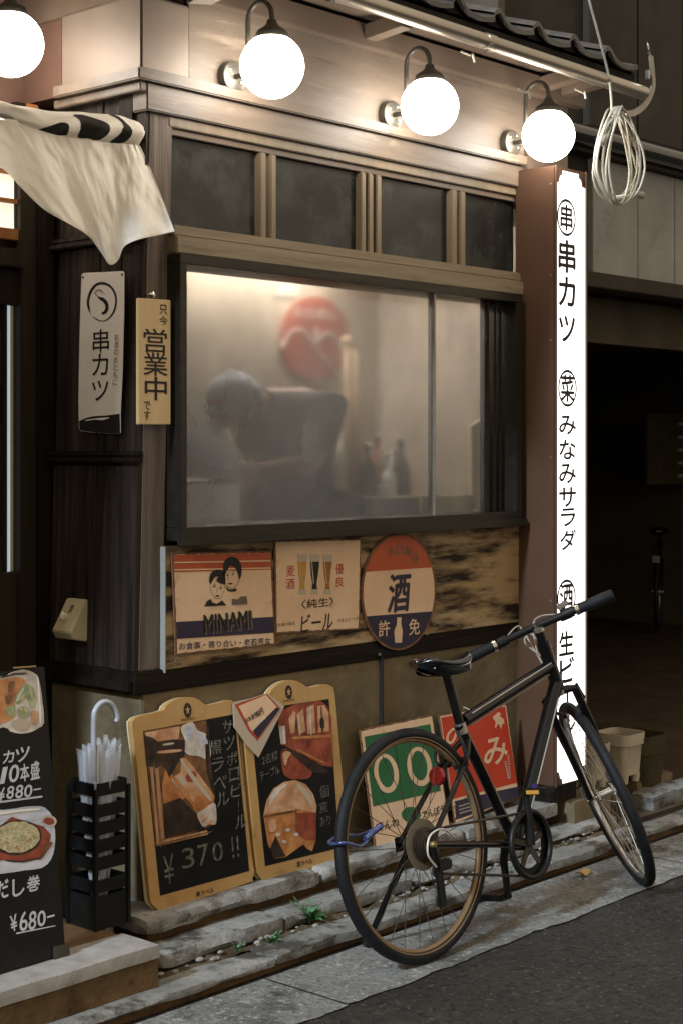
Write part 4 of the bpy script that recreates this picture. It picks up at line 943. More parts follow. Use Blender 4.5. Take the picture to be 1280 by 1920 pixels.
# ================================================================== two enamel signs against the base wall
G5 = lambda pts: cr(660, 1320, 4.0, pts)
GP = PL((0, -.085, .166), (1,0,0), (0, .045, .42))
gs = thing("enamel_sign", GP.hit(*G5([(165,1080)])[0]), "rusty green enamel sign with two white loops leaning behind the rear wheel", "sign")
gc = GP.locs(G5([(45,195),(590,80),(725,935),(165,1080)]))
B().flat(GP, ragged(gc, .012, .002, 9), 0, .005).build("plate", M['rust'], gs)
B().flat(GP, ragged([(x + (gc[0][0]+gc[2][0]-2*x)*.012, y + (gc[0][1]+gc[2][1]-2*y)*.012) for x, y in gc], .008, .0025, 12), .0056).build("face", M['cream'], gs)
h = .0062
shape(GP, G5([(80,245),(572,150),(652,650),(145,768)]), h, M['green'], gs, "green_field")
for cx_, cy_ in ((244,520),(492,468)):
    b = B(); eo = ell(cx_, cy_, 92, 148, 40, -8); ei = ell(cx_-2, cy_-6, 58, 112, 40, -8)
    for k in range(40): b.add([GP.hit(*G5([p])[0]) + GP.n*(h+.0007) for p in (eo[k], eo[(k+1)%40], ei[(k+1)%40], ei[k])], [(0,1,2,3)])
    b.build("loop_mark", M['cream'], gs)
GQ = quadplane(GP, *G5([(240,880),(670,760),(670,830),(240,950)]))
write(GQ, [("でんわ", *G5([(255,902)])[0], 42, 17, .02), ("でんぽう", *G5([(596,808)])[0], 42, 17, .02)], h, M['ink'], gs)
shape(GP, G5(ell(430, 828, 72, 58, 24)), h, M['green'], gs, "round_mark")
RP = PL((0, -.080, .168), (1,0,0), (0, .045, .42))
rs = thing("enamel_sign", RP.hit(*G5([(780,905)])[0]), "red enamel sign with white brush kana leaning behind the bicycle frame", "sign")
rc = RP.locs(G5([(640,85),(1145,0),(1250,690),(745,905)]))
rc = RP.locs(G5([(640,85),(1145,0),(1242,700),(760,900)]))
B().flat(RP, ragged(rc, .012, .0018, 21), 0, .005).build("plate", M['rust'], rs)
B().flat(RP, ragged([(x + (rc[0][0]+rc[2][0]-2*x)*.01, y + (rc[0][1]+rc[2][1]-2*y)*.01) for x, y in rc], .008, .002, 22), .0056).build("face", M['cream'], rs)
shape(RP, G5([(655,102),(1132,18),(1222,590),(740,712)]), h, M['scarlet'], rs, "red_field")
shape(RP, spl(G5([(760,745),(790,720),(1215,622),(1232,640),(1234,690),(1215,705),(790,860),(765,845)]), 3), h, M['navy'], rs, "navy_panel")
write(RP, [("の", *G5([(770,235)])[0], 40, 34, .03, .1), ("み", *G5([(1062,352)])[0], 44, 50, .03, .1)], h+.0007, M['cream'], rs)
shape(RP, G5([(1040,100),(1062,80),(1080,62),(1100,70),(1095,95),(1120,110),(1128,150),(1112,148),(1105,190),(1092,160),(1078,150),(1065,178),(1055,172),(1062,135)]), h+.0007, M['cream'], rs, "figure_mark", 2)
b = B()
for i in range(9): b.flat(RP, RP.locs(G5([(1150+i*1.5,385+i*20),(1162+i*1.5,383+i*20),(1164+i*1.5,395+i*20),(1152+i*1.5,397+i*20)])), h+.0007); b.flat(RP, RP.locs(G5([(1128+i*3,430+i*15),(1140+i*3,428+i*15),(1142+i*3,438+i*15),(1130+i*3,440+i*15)])), h+.0007)
for i in range(3):
    for j in range(8): b.flat(RP, RP.locs(G5([(785+i*4+j*13,762+i*26-j*4),(794+i*4+j*13,760+i*26-j*4),(795+i*4+j*13,770+i*26-j*4),(786+i*4+j*13,773+i*26-j*4)])), h+.0007)
b.build("small_print", M['foam'], rs)

# ================================================================== black menu stand at the entry
AP = PL((0, -.237, .170), (1,0,0), (0, .094, .769))
ab = thing("menu_stand", (-.70, -.12, .168), "black folding menu stand with food photos and white handwritten prices", "menu stand")
ar0, ar1 = AP.loc(118, 1790), AP.loc(78, 1250)
AL = ar0[0] - .46
B().flat(AP, [(AL, .0), (ar0[0], 0.0), (ar1[0], ar1[1]), (AL, ar1[1])], 0, .016).build("front_panel", M['blackplastic'], ab, bevel=.003)
BP = PL((0, .02, .170), (1,0,0), (0, -.13, .75))
B().flat(BP, [(AL, .0), (ar0[0], 0.0), (ar0[0], .76), (AL, .76)], -.016, 0).build("rear_panel", M['blackplastic'], ab, bevel=.003)
B().flat(AP, AP.locs([(93,1774),(121,1768),(122,1795),(94,1800)]), .0162, .022).build("foot_cap", M['iron'], ab)
b = B(); b.flat(AP, AP.locs([(18,1251),(60,1248),(60,1251),(18,1254)]), .016, .020); b.build("top_clip", M['brass'], ab)
A3 = lambda pts: cr(0, 1240, 6.4, pts)
h = .0168
shape(AP, A3([(-600,260),(-560,150),(-300,130),(0,190),(60,150),(200,102),(300,110),(400,165),(425,220),(450,330),(470,500),(486,740),(420,800),(330,850),(200,868),(80,840),(0,790),(-300,880),(-560,840),(-610,700)]), h, M['pwhite'], ab, "food_photo_print", 2)
shape(AP, A3([(-560,260),(-200,240),(90,200),(180,190),(270,240),(200,330),(130,460),(140,640),(60,720),(-200,780),(-500,720)]), h+.0005, M['porange'], ab, "fried_food_print", 2)
shape(AP, A3([(-560,240),(0,200),(140,165),(260,160),(280,135),(120,140),(0,190),(-300,180)]), h+.0008, M['pdark'], ab, "plate_rim_print")
for pts in ([(130,460),(200,330),(270,270),(340,300),(380,400),(375,520),(330,560),(290,480),(250,420),(200,500),(160,510)], [(165,600),(200,545),(260,545),(295,600),(270,660),(200,680)], [(20,560),(110,530),(140,580),(120,660),(60,660)]):
    shape(AP, A3(pts), h+.001, M['pgreen'], ab, "cabbage_print", 3)
shape(AP, A3([(330,600),(400,600),(405,700),(370,760),(335,720)]), h+.001, M['ppeach'], ab, "cutlet_print", 3)
AQ = quadplane(AP, (0,1490), (70,1477), (70,1520), (0,1530))
A4 = lambda pts: cr(0, 1500, 1280/330, pts)
def hand(pl, text, c, wd, ht, sl):
    """hand-written line: single characters of uneven size and tilt"""
    n_ = len(text); step_ = wd/n_
    return [(t, c[0]-wd/2+step_*(i+.5), c[1] - sl*(i-(n_-1)/2)*step_ + random.uniform(-1.2, 1.2), step_*random.uniform(.78, .95), ht*(random.uniform(.82, 1.05) if t != '-' else .1), .028, .15, random.uniform(-.06, .12)) for i, t in enumerate(text)]
write(AQ, hand(AQ, "串カツ", A3([(60,1145)])[0], 84, 26, .14) + hand(AQ, "10本盛", A3([(190,1335)])[0], 78, 32, .14) + hand(AQ, "¥880-", A3([(190,1562)])[0], 84, 25, .14), h, M['chalkw'], ab)
b = B()
for y in (1640, 1650): b.flat(AP, AP.locs(A3([(-220,y+60),(460,y-30),(470,y-20),(-220,y+72)])), h)
b.build("underline", M['chalkw'], ab)
AQ2 = quadplane(AP, (0,1670), (70,1650), (70,1720), (0,1740))
write(AQ2, hand(AQ2, "だし巻", A4([(105,625)])[0], 86, 34, .17) + hand(AQ2, "¥680-", A4([(210,868)])[0], 86, 34, .17), h, M['chalkw'], ab)
b = B(); b.flat(AP, AP.locs(A4([(90,962),(375,908),(378,914),(92,972)])), h); b.build("underline", M['chalkw'], ab)
shape(AP, A4([(-420,120),(-300,75),(0,70),(150,48),(270,44),(320,70),(355,120),(375,220),(372,340),(345,430),(280,492),(150,510),(0,532),(-350,560),(-420,450)]), h, M['pblue'], ab, "omelette_photo_print", 2)
shape(AP, A4([(-250,360),(60,120),(290,190),(345,250),(330,330),(255,430),(140,448),(0,436),(-250,470)]), h+.0005, M['pred'], ab, "tray_print")
shape(AP, A4(ell(95, 272, 182, 128, 40, -6)), h+.0008, M['pdark'], ab, "dish_print")
shape(AP, A4(ragged(ell(95, 268, 168, 112, 40, -6), 14, 9, 3)), h+.0011, M['pegg'], ab, "omelette_print")
shape(AP, A4(ell(328, 150, 58, 42, 24, 10)), h+.0008, M['pwhite'], ab, "side_dish_print"); shape(AP, A4(ell(328, 152, 40, 27, 20, 10)), h+.0012, M['pred'], ab, "side_dish_food_print")

b = B()
for i in range(70):
    a_ = random.uniform(0, 6.28); rr_ = random.random()**.5; x_, y_ = 95+150*rr_*math.cos(a_), 268+98*rr_*math.sin(a_); s_ = random.uniform(3, 8)
    b.flat(AP, AP.locs(A4([(x_+s_*math.cos(t)*random.uniform(.6,1.2), y_+s_*.6*math.sin(t)) for t in (0, 1.3, 2.5, 3.8, 5.0)])), h+.0014 + .00002*i)
g = b.build("herb_print", M['pgreen'], ab); g["kind"] = "stuff"
b = B()
for i in range(50):
    a_ = random.uniform(0, 6.28); rr_ = random.uniform(.55, 1); x_, y_ = 95+162*rr_*math.cos(a_), 268+108*rr_*math.sin(a_); s_ = random.uniform(4, 10)
    b.flat(AP, AP.locs(A4([(x_+s_*math.cos(t), y_+s_*.6*math.sin(t)*random.uniform(.6,1.2)) for t in (0, 1.3, 2.5, 3.8, 5.0)])), h+.0016 + .00002*i)
g = b.build("browned_print", M['porange'], ab); g["kind"] = "stuff"
for pts, k_ in (([(150,470),(180,400),(230,320),(245,330),(200,420),(170,480)], 'pwhite'), ([(300,320),(330,330),(350,420),(340,480),(320,400)], 'foam'), ([(180,560),(210,550),(230,570),(205,600)], 'foam'), ([(100,720),(200,690),(300,720),(280,800),(180,830),(110,790)], 'foam'), ([(400,200),(420,240),(440,480),(450,700),(430,720),(415,480)], 'white'), ([(60,260),(120,240),(110,330),(60,380)], 'pbrown'), ([(20,420),(90,400),(100,470),(40,520)], 'pbrown')):
    shape(AP, A3(pts), h+.0014, M[k_], ab, "photo_detail_print", 3)
for pts, k_ in (([(-50,90),(120,66),(250,60),(255,72),(120,84),(-50,110)], 'white'), ([(300,340),(345,300),(350,320),(280,420),(255,430)], 'pbrown'), ([(20,430),(140,440),(250,415),(250,424),(140,452),(20,442)], 'pdark')):
    shape(AP, A4(pts), h+.0013, M[k_], ab, "photo_detail_print", 2)

# ================================================================== umbrella stand and umbrellas
us = thing("umbrella_stand", (-.24, -.08, .165), "black slotted umbrella stand beside the black menu stand", "umbrella stand")
ux, uy, hw = -.232, -.072, .060
zt = .565
for i, j in ((-1,-1),(1,-1),(1,1),(-1,1)): B().box(ux+i*hw-.007, ux+i*hw+.007, uy+j*hw-.007, uy+j*hw+.007, .165, zt).build("corner_upright", M['blackplastic'], us, bevel=.002)
zb = [.165, .27, .335, .385, .435, .485, .545]
for k, z in enumerate(zb):
    hh = .095 if k == 0 else .036
    for s_ in (-1, 1):
        B().box(ux-hw+.0075, ux+hw-.0075, uy+s_*hw-.003, uy+s_*hw+.003, z, z+hh).build("slat", M['blackplastic'], us)
        B().box(ux+s_*hw-.003, ux+s_*hw+.003, uy-hw+.0075, uy+hw-.0075, z, z+hh).build("slat", M['blackplastic'], us)
B().box(ux-hw, ux+hw, uy-hw, uy+hw, .1655, .172).build("tray", M['blackplastic'], us)
def umbrella(cx_, cy_, zt_, rtop, label, handle, tilt=(0,0)):
    t = thing("umbrella", (cx_, cy_, .173), label, "umbrella", None)
    n = 64; b = B()
    def f(u, v):
        a = 2*math.pi*u; pl_ = abs(math.sin(a*5.5)); r = (.010 + (rtop-.010)*v**.8)*(.70 + .30*pl_ + .05*math.sin(a*3+1))
        z = .20 + (zt_-.20)*v + (.020*pl_ + .014*math.sin(a*2.3))*max(0, v-.6)/.4
        return V((cx_ + r*math.cos(a) + tilt[0]*v, cy_ + r*math.sin(a) + tilt[1]*v, z))
    b.grid(f, n, 14); b.build("canopy", M['clear'], t, smooth=True)
    b = B(); b.tube([(cx_, cy_, .173), (cx_+tilt[0], cy_+tilt[1], zt_+.02)], .005, 8); b.build("shaft", M['alloy'], t, smooth=True)
    if handle:
        top = PL((0, cy_+tilt[1], 0), (1,0,0), (0,0,1)); pts = [(176,1462),(176,1400),(176,1350),(180,1330),(192,1317),(206,1318),(216,1330),(220,1345),(217,1354)]
        q_ = [top.hit(*p) for p in pts]; b = B(); b.tube(spl([tuple(p) for p in q_], 5, False), .008, 10); b.build("hook_handle", M['navyhandle'], t, smooth=True)
    else:
        b = B(); b.tube([(cx_+tilt[0], cy_+tilt[1], zt_), (cx_+tilt[0]*1.05, cy_+tilt[1], zt_+.045)], .007, 8); b.build("ferrule", M['clear'], t, smooth=True)
umbrella(-.246, -.086, .660, .058, "clear umbrella with hooked blue-grey handle in the slotted stand", True, (.0, .0))
umbrella(-.207, -.060, .655, .050, "clear umbrella without visible hook in the slotted stand", False, (.012, .0))

# ================================================================== bicycle
bk_l = math.radians(9.0)
BX0 = V(FL0.hit(803, 1806)); BX0.z = 0.004
BU, BV = V((1,0,0)), V((0, math.sin(bk_l), math.cos(bk_l))); BN = BU.cross(BV)
BPL = PL(BX0, BU, BV)
RW = .345
bike = thing("bicycle", BX0, "black flat-bar bicycle on its kickstand with front wheel turned to wall", "bicycle")
def bk(b, n, m, par=None, smooth='auto', **k): return b.build(n, m, par or bike, smooth=smooth, **k)
def ring(c, ax, r, tr, nseg=72, seg=12, sq=1.0):
    ax = V(ax).normalized(); rf = V((0,0,1)); a = (rf - ax*rf.dot(ax)).normalized(); c2 = ax.cross(a); b = B(); k0 = 0
    for i in range(nseg):
        t = 2*math.pi*i/nseg; d = a*math.cos(t) + c2*math.sin(t)
        for k in range(seg):
            s_ = 2*math.pi*k/seg; b.v.append(V(c) + d*(r + tr*math.cos(s_)) + ax*(tr*sq*math.sin(s_)))
    for i in range(nseg):
        for k in range(seg):
            j = (i+1) % nseg; k2 = (k+1) % seg; b.f.append([i*seg+k, i*seg+k2, j*seg+k2, j*seg+k])
    return b
def wheel(c, ax, rear):
    c, ax = V(c), V(ax).normalized()
    rim = bk(ring(c, ax, RW-.036, .0085, 72, 10, 1.2), "rim", M['sidewall'] if rear else M['alloy'], smooth=True)
    ty = bk(ring(c, ax, RW-.0185, .0185, 80, 14), "tyre", M['tyre'], smooth=True)
    for s_ in (-1, 1):
        bb = ring(c + ax*s_*.0135, ax, RW-.0290, .0028, 72, 6); bb.build("tyre_wall", M['sidewall'] if rear else M['tyre'], ty, smooth=True)
    rf = V((0,0,1)); a = (rf - ax*rf.dot(ax)).normalized(); c2 = ax.cross(a)
    hw_ = .032 if rear else .036
    b = B(); b.lathe(c - ax*hw_, ax, [(0,.020),(.004,.024),(.010,.024),(.014,.013),(2*hw_-.014,.013),(2*hw_-.010,.024),(2*hw_-.004,.024),(2*hw_,.020)], 20)
    bk(b, "hub", M['alloy'] if not rear else M['iron'])
    for k in range(28):
        s_ = 1 if k % 2 else -1; t0 = 2*math.pi*(k + .5)/28; t1 = t0 + (.42 if (k//2) % 2 else -.42)
        p = c + (a*math.cos(t1) + c2*math.sin(t1))*.021 + ax*s_*(hw_-.007); q_ = c + (a*math.cos(t0) + c2*math.sin(t0))*(RW-.046)
        B().tube([p, q_], .00125, 5).build("spoke", M['alloy'] if not rear else M['iron'], rim)
    v = c + a*0; return rim, a, c2
rh = BPL.pt(0, RW); wheel(rh, BN, True)
fa = V((.69,-.61,.385)).normalized()
zp_ = (UP - fa*fa.z).normalized(); fc = V(FL0.hit(1203, 1656)); fc.z = .002; fhub = fc + zp_*RW
wheel(fhub, fa, False)
L = lambda px, py: BPL.hit(px, py)
bb_ = L(966, 1583); sc_ = L(864, 1368); hb = L(1046, 1293); ht = L(1017, 1205)
tt0 = L(868, 1352); tt1 = L(1031, 1247); dt1 = L(1042, 1280)
fr = bk(B().tube([bb_, sc_ + (sc_-bb_).normalized()*.02], .018, 16), "seat_tube", M['frame'])
bk(B().tube([tt0, tt1], .0205, 16), "top_tube", M['frame']); bk(B().tube([bb_, dt1], .0235, 16), "down_tube", M['frame'])
bk(B().tube([hb, ht], .0225, 16), "head_tube", M['frame'])
bk(B().lathe(bb_ - BN*.036, BN, [(0,.020),(.072,.020)], 18), "bottom_bracket", M['frame'])
for s_ in (-1, 1):
    d0 = rh + BN*s_*.062
    bk(B().tube([d0, d0 + (bb_-d0)*.30, bb_ + BN*s_*.028 + (rh-bb_).normalized()*.02], [.0085,.0095,.011], 12), "chain_stay", M['frame'])
    top_ = sc_ + (bb_-sc_).normalized()*.035
    bk(B().tube([d0, d0 + (top_ + BN*s_*.040 - d0)*.55, top_ + BN*s_*.036 + (rh-top_).normalized()*.06, top_ + BN*s_*.010], [.008,.0085,.009,.009], 12), "seat_stay", M['frame'])
    bk(B().obox(d0, BU, BV, BN, .016, .022, .003), "dropout", M['frame'], smooth=False, bevel=.002)
top_ = sc_ + (bb_-sc_).normalized()*.035; brp = top_ + (rh-top_).normalized()*.085
bk(B().tube([brp + BN*.040, brp - BN*.040], .008, 10), "stay_bridge", M['frame'])
for s_ in (-1, 1):
    c0 = top_ + (rh-top_).normalized()*.115 + BN*s_*.042
    bk(B().tube([c0, c0 + BN*s_*.020 + BV*.02, c0 + BN*s_*.012 + BV*.075, c0 - BN*s_*.004 + BV*.11], .0055, 8), "brake_arm", M['blackplastic'])
    bk(B().obox(c0 - BN*s_*.006 + (rh-top_).normalized()*-.005, BU, BV, BN, .030, .007, .007), "brake_pad", M['blackplastic'], smooth=False, bevel=.002)
bk(B().tube(spl([tuple(top_ + BV*.09 + BN*.03), tuple(top_ + BV*.10), tuple(top_ + BU*.03 + BV*.07 - BN*.01)], 6, False), .0022, 6), "brake_cable", M['cablehousing'])
# rear reflector hung below the bridge
rp_ = L(832, 1464) - BN*.0
rp_ = brp + (rh-brp).normalized()*.055 - BU*.055
bk(B().lathe(rp_, -BU + BV*.15, [(0,.030),(.006,.030),(.012,.026)], 22), "reflector", M['reflector'])
bk(B().tube([brp, brp + (rp_-brp)*.5 + BV*.012, rp_ + BU*.002], .007, 8), "reflector_bracket", M['blackplastic'])
# seat post, saddle
sp1 = L(836, 1262)
bk(B().tube([sc_, sp1], .0155, 16), "seat_post", M['frame']); bk(B().tube([sc_ - (sp1-sc_).normalized()*.012, sc_ + (sp1-sc_).normalized()*.022], .0195, 16), "seat_clamp", M['alloy'])
def saddle():
    b = B(); nu, nv = 22, 14; c0 = sp1 + BV*.034 - BU*.135
    def f(u, v):
        x = .265*u; hwid = .070*(1 - u**1.1)**.62*(1-.15*(1-u)) + .019*math.sin(math.pi*min(1, u+.02))**.4; kk = min(1, u*8)**.5; hwid *= kk
        a = math.pi*(v - .5)*1.9; y = hwid*math.sin(a*.95/1.0) if abs(a) < math.pi/2 else hwid*math.copysign(1, a)*(1 - .35*(abs(a)-math.pi/2))
        z = .020*math.cos(a) if abs(a) < math.pi/2 else -.016*(abs(a)-math.pi/2)
        z = z*kk + .016*(1-u)**3 + .006*u**3 - .010*math.sin(math.pi*u) - (.012 if v in (0, 1) else 0)
        z -= .010*math.exp(-(y/.012)**2)*math.exp(-((u-.15)/.25)**2)
        return c0 + BU*x + BN*y + BV*z
    b.grid(f, nu, nv); bk(b, "saddle", M['saddle'], smooth=True)
    b = B()
    for s_ in (-1, 1): b.tube(spl([tuple(c0 + BU*.03 + BN*s_*.04 - BV*.01), tuple(c0 + BU*.08 + BN*s_*.022 - BV*.032), tuple(c0 + BU*.17 + BN*s_*.022 - BV*.032), tuple(c0 + BU*.24 + BN*s_*.008 - BV*.005)], 6, False), .0035, 8)
    bk(b, "saddle_rail", M['chrome'])
    bk(B().obox(sp1 + BV*.004, BU, BN, BV, .022, .026, .012), "saddle_clamp", M['blackplastic'], smooth=False, bevel=.003)
saddle()
# fork, stem, bars
sa = (ht - hb).normalized()
crown = hb - sa*.018
perp = fa
bk(B().tube([hb, crown], .019, 14), "fork_crown_race", M['alloy'])
bk(B().tube([crown - perp*.058, crown - perp*.03 + sa*.008, crown + perp*.03 + sa*.008, crown + perp*.058], [.011,.014,.014,.011], 12), "fork_crown", M['frame'])
for s_ in (-1, 1):
    p0 = crown + perp*s_*.056; p3 = fhub + perp*s_*.056; mid = p0 + (p3-p0)*.55 - zp_.cross(fa)*.0
    bk(B().tube(spl([tuple(p0), tuple(p0+(p3-p0)*.4), tuple(p0+(p3-p0)*.8), tuple(p3)], 5, False), [.0145]*6 + [.0125]*5 + [.010]*5, 12), "fork_blade", M['frame'])
    bk(B().obox(p3, fa, zp_, fa.cross(zp_), .003, .018, .012), "fork_end", M['alloy'], smooth=False, bevel=.002)
    c0 = fhub + zp_*(RW-.03) + perp*s_*.040
    bk(B().tube([c0, c0 + perp*s_*.020 + zp_*.03, c0 + perp*s_*.012 + zp_*.085], .0055, 8), "brake_arm", M['blackplastic'])
    bk(B().obox(c0 - perp*s_*.006, fa.cross(zp_), zp_, fa, .030, .007, .007), "brake_pad", M['blackplastic'], smooth=False, bevel=.002)
bk(B().lathe(fhub - fa*.072, fa, [(0,.007),(.144,.007)], 10), "axle", M['chrome'])
bk(B().tube([fhub - fa*.070, fhub - fa*.075 + zp_*.02 , fhub - fa*.074 + zp_*.055], .005, 8), "quick_release", M['alloy'])
st_ = ht + sa*.030; fwd = UP.cross(fa); fwd = (-fwd if fwd.y < 0 else fwd).normalized()
barc = st_ + fwd*.055 + sa*.020
bk(B().tube([ht, st_ + sa*.012], .0175, 14), "steerer_spacer", M['frame']); bk(B().tube([st_, barc], .0155, 14), "stem", M['blackplastic'])
bk(B().tube([st_ + sa*.012, st_ + sa*.020], .019, 14), "stem_cap", M['alloy'])
bL, bR = barc - fa*.285 - UP*.0, barc + fa*.285
hbp = [barc - fa*.285 - fwd*.03, barc - fa*.15 - fwd*.010, barc - fa*.04, barc, barc + fa*.04, barc + fa*.15 - fwd*.010, barc + fa*.285 - fwd*.03]
bk(B().tube(spl([tuple(p) for p in hbp], 5, False), .0138, 14), "handlebar", M['blackplastic'])
for s_ in (-1, 1):
    e1 = barc + fa*s_*.29 - fwd*.031; e0 = barc + fa*s_*.165 - fwd*.0125; d_ = (e1-e0).normalized()
    bk(B().tube([e0, e0 + d_*.01, e0 + (e1-e0)*.5, e1 - d_*.006, e1], [.0195,.0185,.0200,.0208,.0180], 16), "grip", M['tyre'])
    bk(B().tube([e0 - d_*.014, e0 - d_*.001], .0205, 16), "clamp_ring", M['chrome'])
    pv = e0 - d_*.040
    bk(B().tube([pv - d_*.018, pv + d_*.018], .0185, 14), "lever_clamp", M['blackplastic'])
    bk(B().obox(pv + fwd*.022 - UP*.012, d_, fwd, UP, .024, .018, .012), "shifter", M['blackplastic'], smooth=False, bevel=.005)
    lv = [pv + fwd*.030 - UP*.006, pv + fwd*.050 + d_*.03 - UP*.012, pv + fwd*.052 + d_*.075 - UP*.020, pv + fwd*.050 + d_*.115 - UP*.024, pv + fwd*.056 + d_*.130 - UP*.026]
    bk(B().tube(spl([tuple(p) for p in lv], 5, False), .0055, 8), "brake_lever", M['blackplastic'])
    bk(B().sphere(lv[-1], .007, 10, 6), "lever_tip", M['alloy'], smooth=True)
    cb = spl([tuple(pv + fwd*.03 - d_*.02), tuple(pv + fwd*.09 - d_*.08 + UP*.01), tuple(barc + fwd*.10 - UP*.015 + fa*s_*.02), tuple(ht + fwd*.055 - UP*.06), tuple(hb + fwd*.03 + UP*.03)], 8, False)
    bk(B().tube(cb, .0026, 7), "brake_cable", M['cablehousing'])
    cb = spl([tuple(pv + fwd*.025 - d_*.025 - UP*.02), tuple(pv + fwd*.075 - d_*.10 - UP*.02), tuple(barc + fwd*.075 - UP*.05 - fa*s_*.02), tuple(ht + fwd*.02 - UP*.05), tuple(tt1 - BV*.02 + BN*s_*.012)], 8, False)
    bk(B().tube(cb, .0026, 7), "shift_cable", M['cablehousing'])
bl = barc + fa*.105 + UP*.035
bk(B().obox(bl, fa, fwd, UP, .020, .010, .009), "bell", M['alloy'], smooth=False, bevel=.004); bk(B().tube([bl - UP*.006, barc + fa*.105 - fwd*.007], .005, 8), "bell_mount", M['blackplastic'])
for off, r_ in ((.018, .0026), (-.014, .0026)):
    q0, q1 = tt0 + (tt1-tt0)*.05, tt1 - (tt1-tt0)*.04
    bk(B().tube([q0 - BV*.025 + BN*(.008+off*.3), q1 - BV*.026 + BN*(.008+off*.3)] if off < 0 else [q0 + BV*.014 + BN*.018, q1 + BV*.012 + BN*.018], r_, 6), "cable_run", M['cablehousing'])
dd = (dt1-bb_).normalized()
bk(B().tube([bb_ + dd*.02 + BN*.026, dt1 - dd*.06 + BN*.026], .0024, 6), "cable_run", M['cablehousing'])
bk(B().tube([sc_ + BN*.0205 + (bb_-sc_)*.04, bb_ + BN*.0205 + (sc_-bb_)*.2], .0024, 6), "cable_run", M['sidewall'])
# drivetrain on the street side
cr_c = bb_ + BN*.046
b = B(); nt_ = 44; out_ = []
for k in range(nt_*2): out_.append((.106 if k % 2 else .100, math.pi*k/nt_))
outer = [cr_c + BU*(r_*math.cos(t)) + BV*(r_*math.sin(t)) for r_, t in out_]; inner_ = [cr_c + BU*(.074*math.cos(t)) + BV*(.074*math.sin(t)) for r_, t in out_]
n = len(outer); b.v = outer + inner_ + [p + BN*.004 for p in outer] + [p + BN*.004 for p in inner_]
for k in range(n):
    j = (k+1) % n; b.f += [[k, j, n+j, n+k], [2*n+k, 3*n+k, 3*n+j, 2*n+j], [k, 2*n+k, 2*n+j, j], [n+k, n+j, 3*n+j, 3*n+k]]
cg = bk(b, "chainring", M['blackplastic'], smooth=False)
for k in range(5):
    t = 2*math.pi*k/5 + .3; d = BU*math.cos(t) + BV*math.sin(t); B().bar(cr_c + BN*.004, cr_c + BN*.004 + d*.078, .018, .006, BN).build("spider_arm", M['iron'], cg)
bk(ring(cr_c + BN*.014, BN, .103, .010, 48, 8), "chain_guard", M['blackplastic'], smooth=True)
ca = (BU*-.02 + BV*1.0).normalized(); cr_end = cr_c + BN*.022 + ca*.170
bk(B().tube([cr_c + BN*.012, cr_c + BN*.02 + ca*.05, cr_end], [.016,.013,.011], 12), "crank_arm", M['blackplastic'])
bk(B().obox(cr_end + BN*.050, BN, BU, BV, .046, .030, .010), "pedal", M['blackplastic'], smooth=False, bevel=.004)
for s_ in (-1, 1): bk(B().obox(cr_end + BN*.050 + BU*s_*.031, BN, BU, BV, .024, .002, .006), "pedal_reflector", M['amber'], smooth=False)
le = bb_ - BN*.060 - ca*.170
bk(B().tube([bb_ - BN*.04, bb_ - BN*.058 - ca*.05, le], [.016,.013,.011], 12), "crank_arm", M['blackplastic'])
bk(B().obox(le - BN*.050, BN, BU, BV, .046, .030, .010), "pedal", M['blackplastic'], smooth=False, bevel=.004)
bk(B().obox(cr_end + BN*.040 + BV*.016, BN, BU, BV, .007, .006, .006), "pedal_tag", M['purple'], smooth=False)
cas = rh + BN*.036
for k, r_ in enumerate((.052, .047, .042, .037, .032, .027)):
    m_ = 40; b = B(); b.lathe(cas + BN*(.0042*k), BN, [(0, r_-.003), (.0004, r_), (.0018, r_), (.0022, r_-.003)], m_); bk(b, "sprocket", M['chain'], smooth=False)
bk(B().lathe(cas - BN*.005, BN, [(0,.076),(.002,.076)], 40), "spoke_guard", M['disc'])
for s_ in (1, -1):
    a_ = cr_c + BV*s_*.101 + BN*.002; c_ = cas + BN*.010 + BV*(.040 if s_ > 0 else -.012) + (BU*0 if s_ > 0 else BU*.06 - BV*.085)
    bk(B().tube([a_, c_], .0045, 6), "chain_run", M['chain'])
dm = rh + BN*.066 + BU*.018 - BV*.055
bk(B().tube([rh + BN*.066 - BV*.008, dm], .013, 12), "derailleur_hanger", M['blackplastic']); bk(B().obox(dm + BU*.022 - BV*.012, BU, BV, BN, .034, .016, .014), "derailleur_body", M['blackplastic'], smooth=False, bevel=.006)
bk(B().obox(dm - BV*.070, BU + BV*.2, BV, BN, .017, .062, .006), "derailleur_cage", M['blackplastic'], smooth=False, bevel=.004)
for z_ in (-.025, -.112): bk(B().lathe(dm + BV*z_ - BN*.012, BN, [(0,.020),(.006,.020)], 18), "jockey_wheel", M['iron'])
bk(B().tube(spl([tuple(rh + BN*.075 + BU*.10 + BV*.004), tuple(rh + BN*.085 + BU*.035 + BV*.040), tuple(rh + BN*.088 - BU*.030 + BV*.030), tuple(rh + BN*.085 - BU*.045 - BV*.020), tuple(dm + BN*.010 - BU*.02 - BV*.01)], 8, False), .0030, 8), "gear_cable", M['pwhite'])
bk(B().lathe(rh + BN*.066, BN, [(0,.010),(.012,.010),(.016,.007)], 12), "axle_nut", M['brass'])
# kickstand on the wall side, down to the ground
ks0 = rh - BN*.070 + BU*.045 - BV*.03; kf = V((ks0.x - .055, ks0.y + .118, .008))
bk(B().tube([ks0, ks0 + (kf-ks0)*.5, kf], [.011,.010,.009], 12), "kickstand", M['frame']); bk(B().tube([kf + (ks0-kf)*.12, kf], [.014,.018], 12), "kickstand_foot", M['blackplastic'])
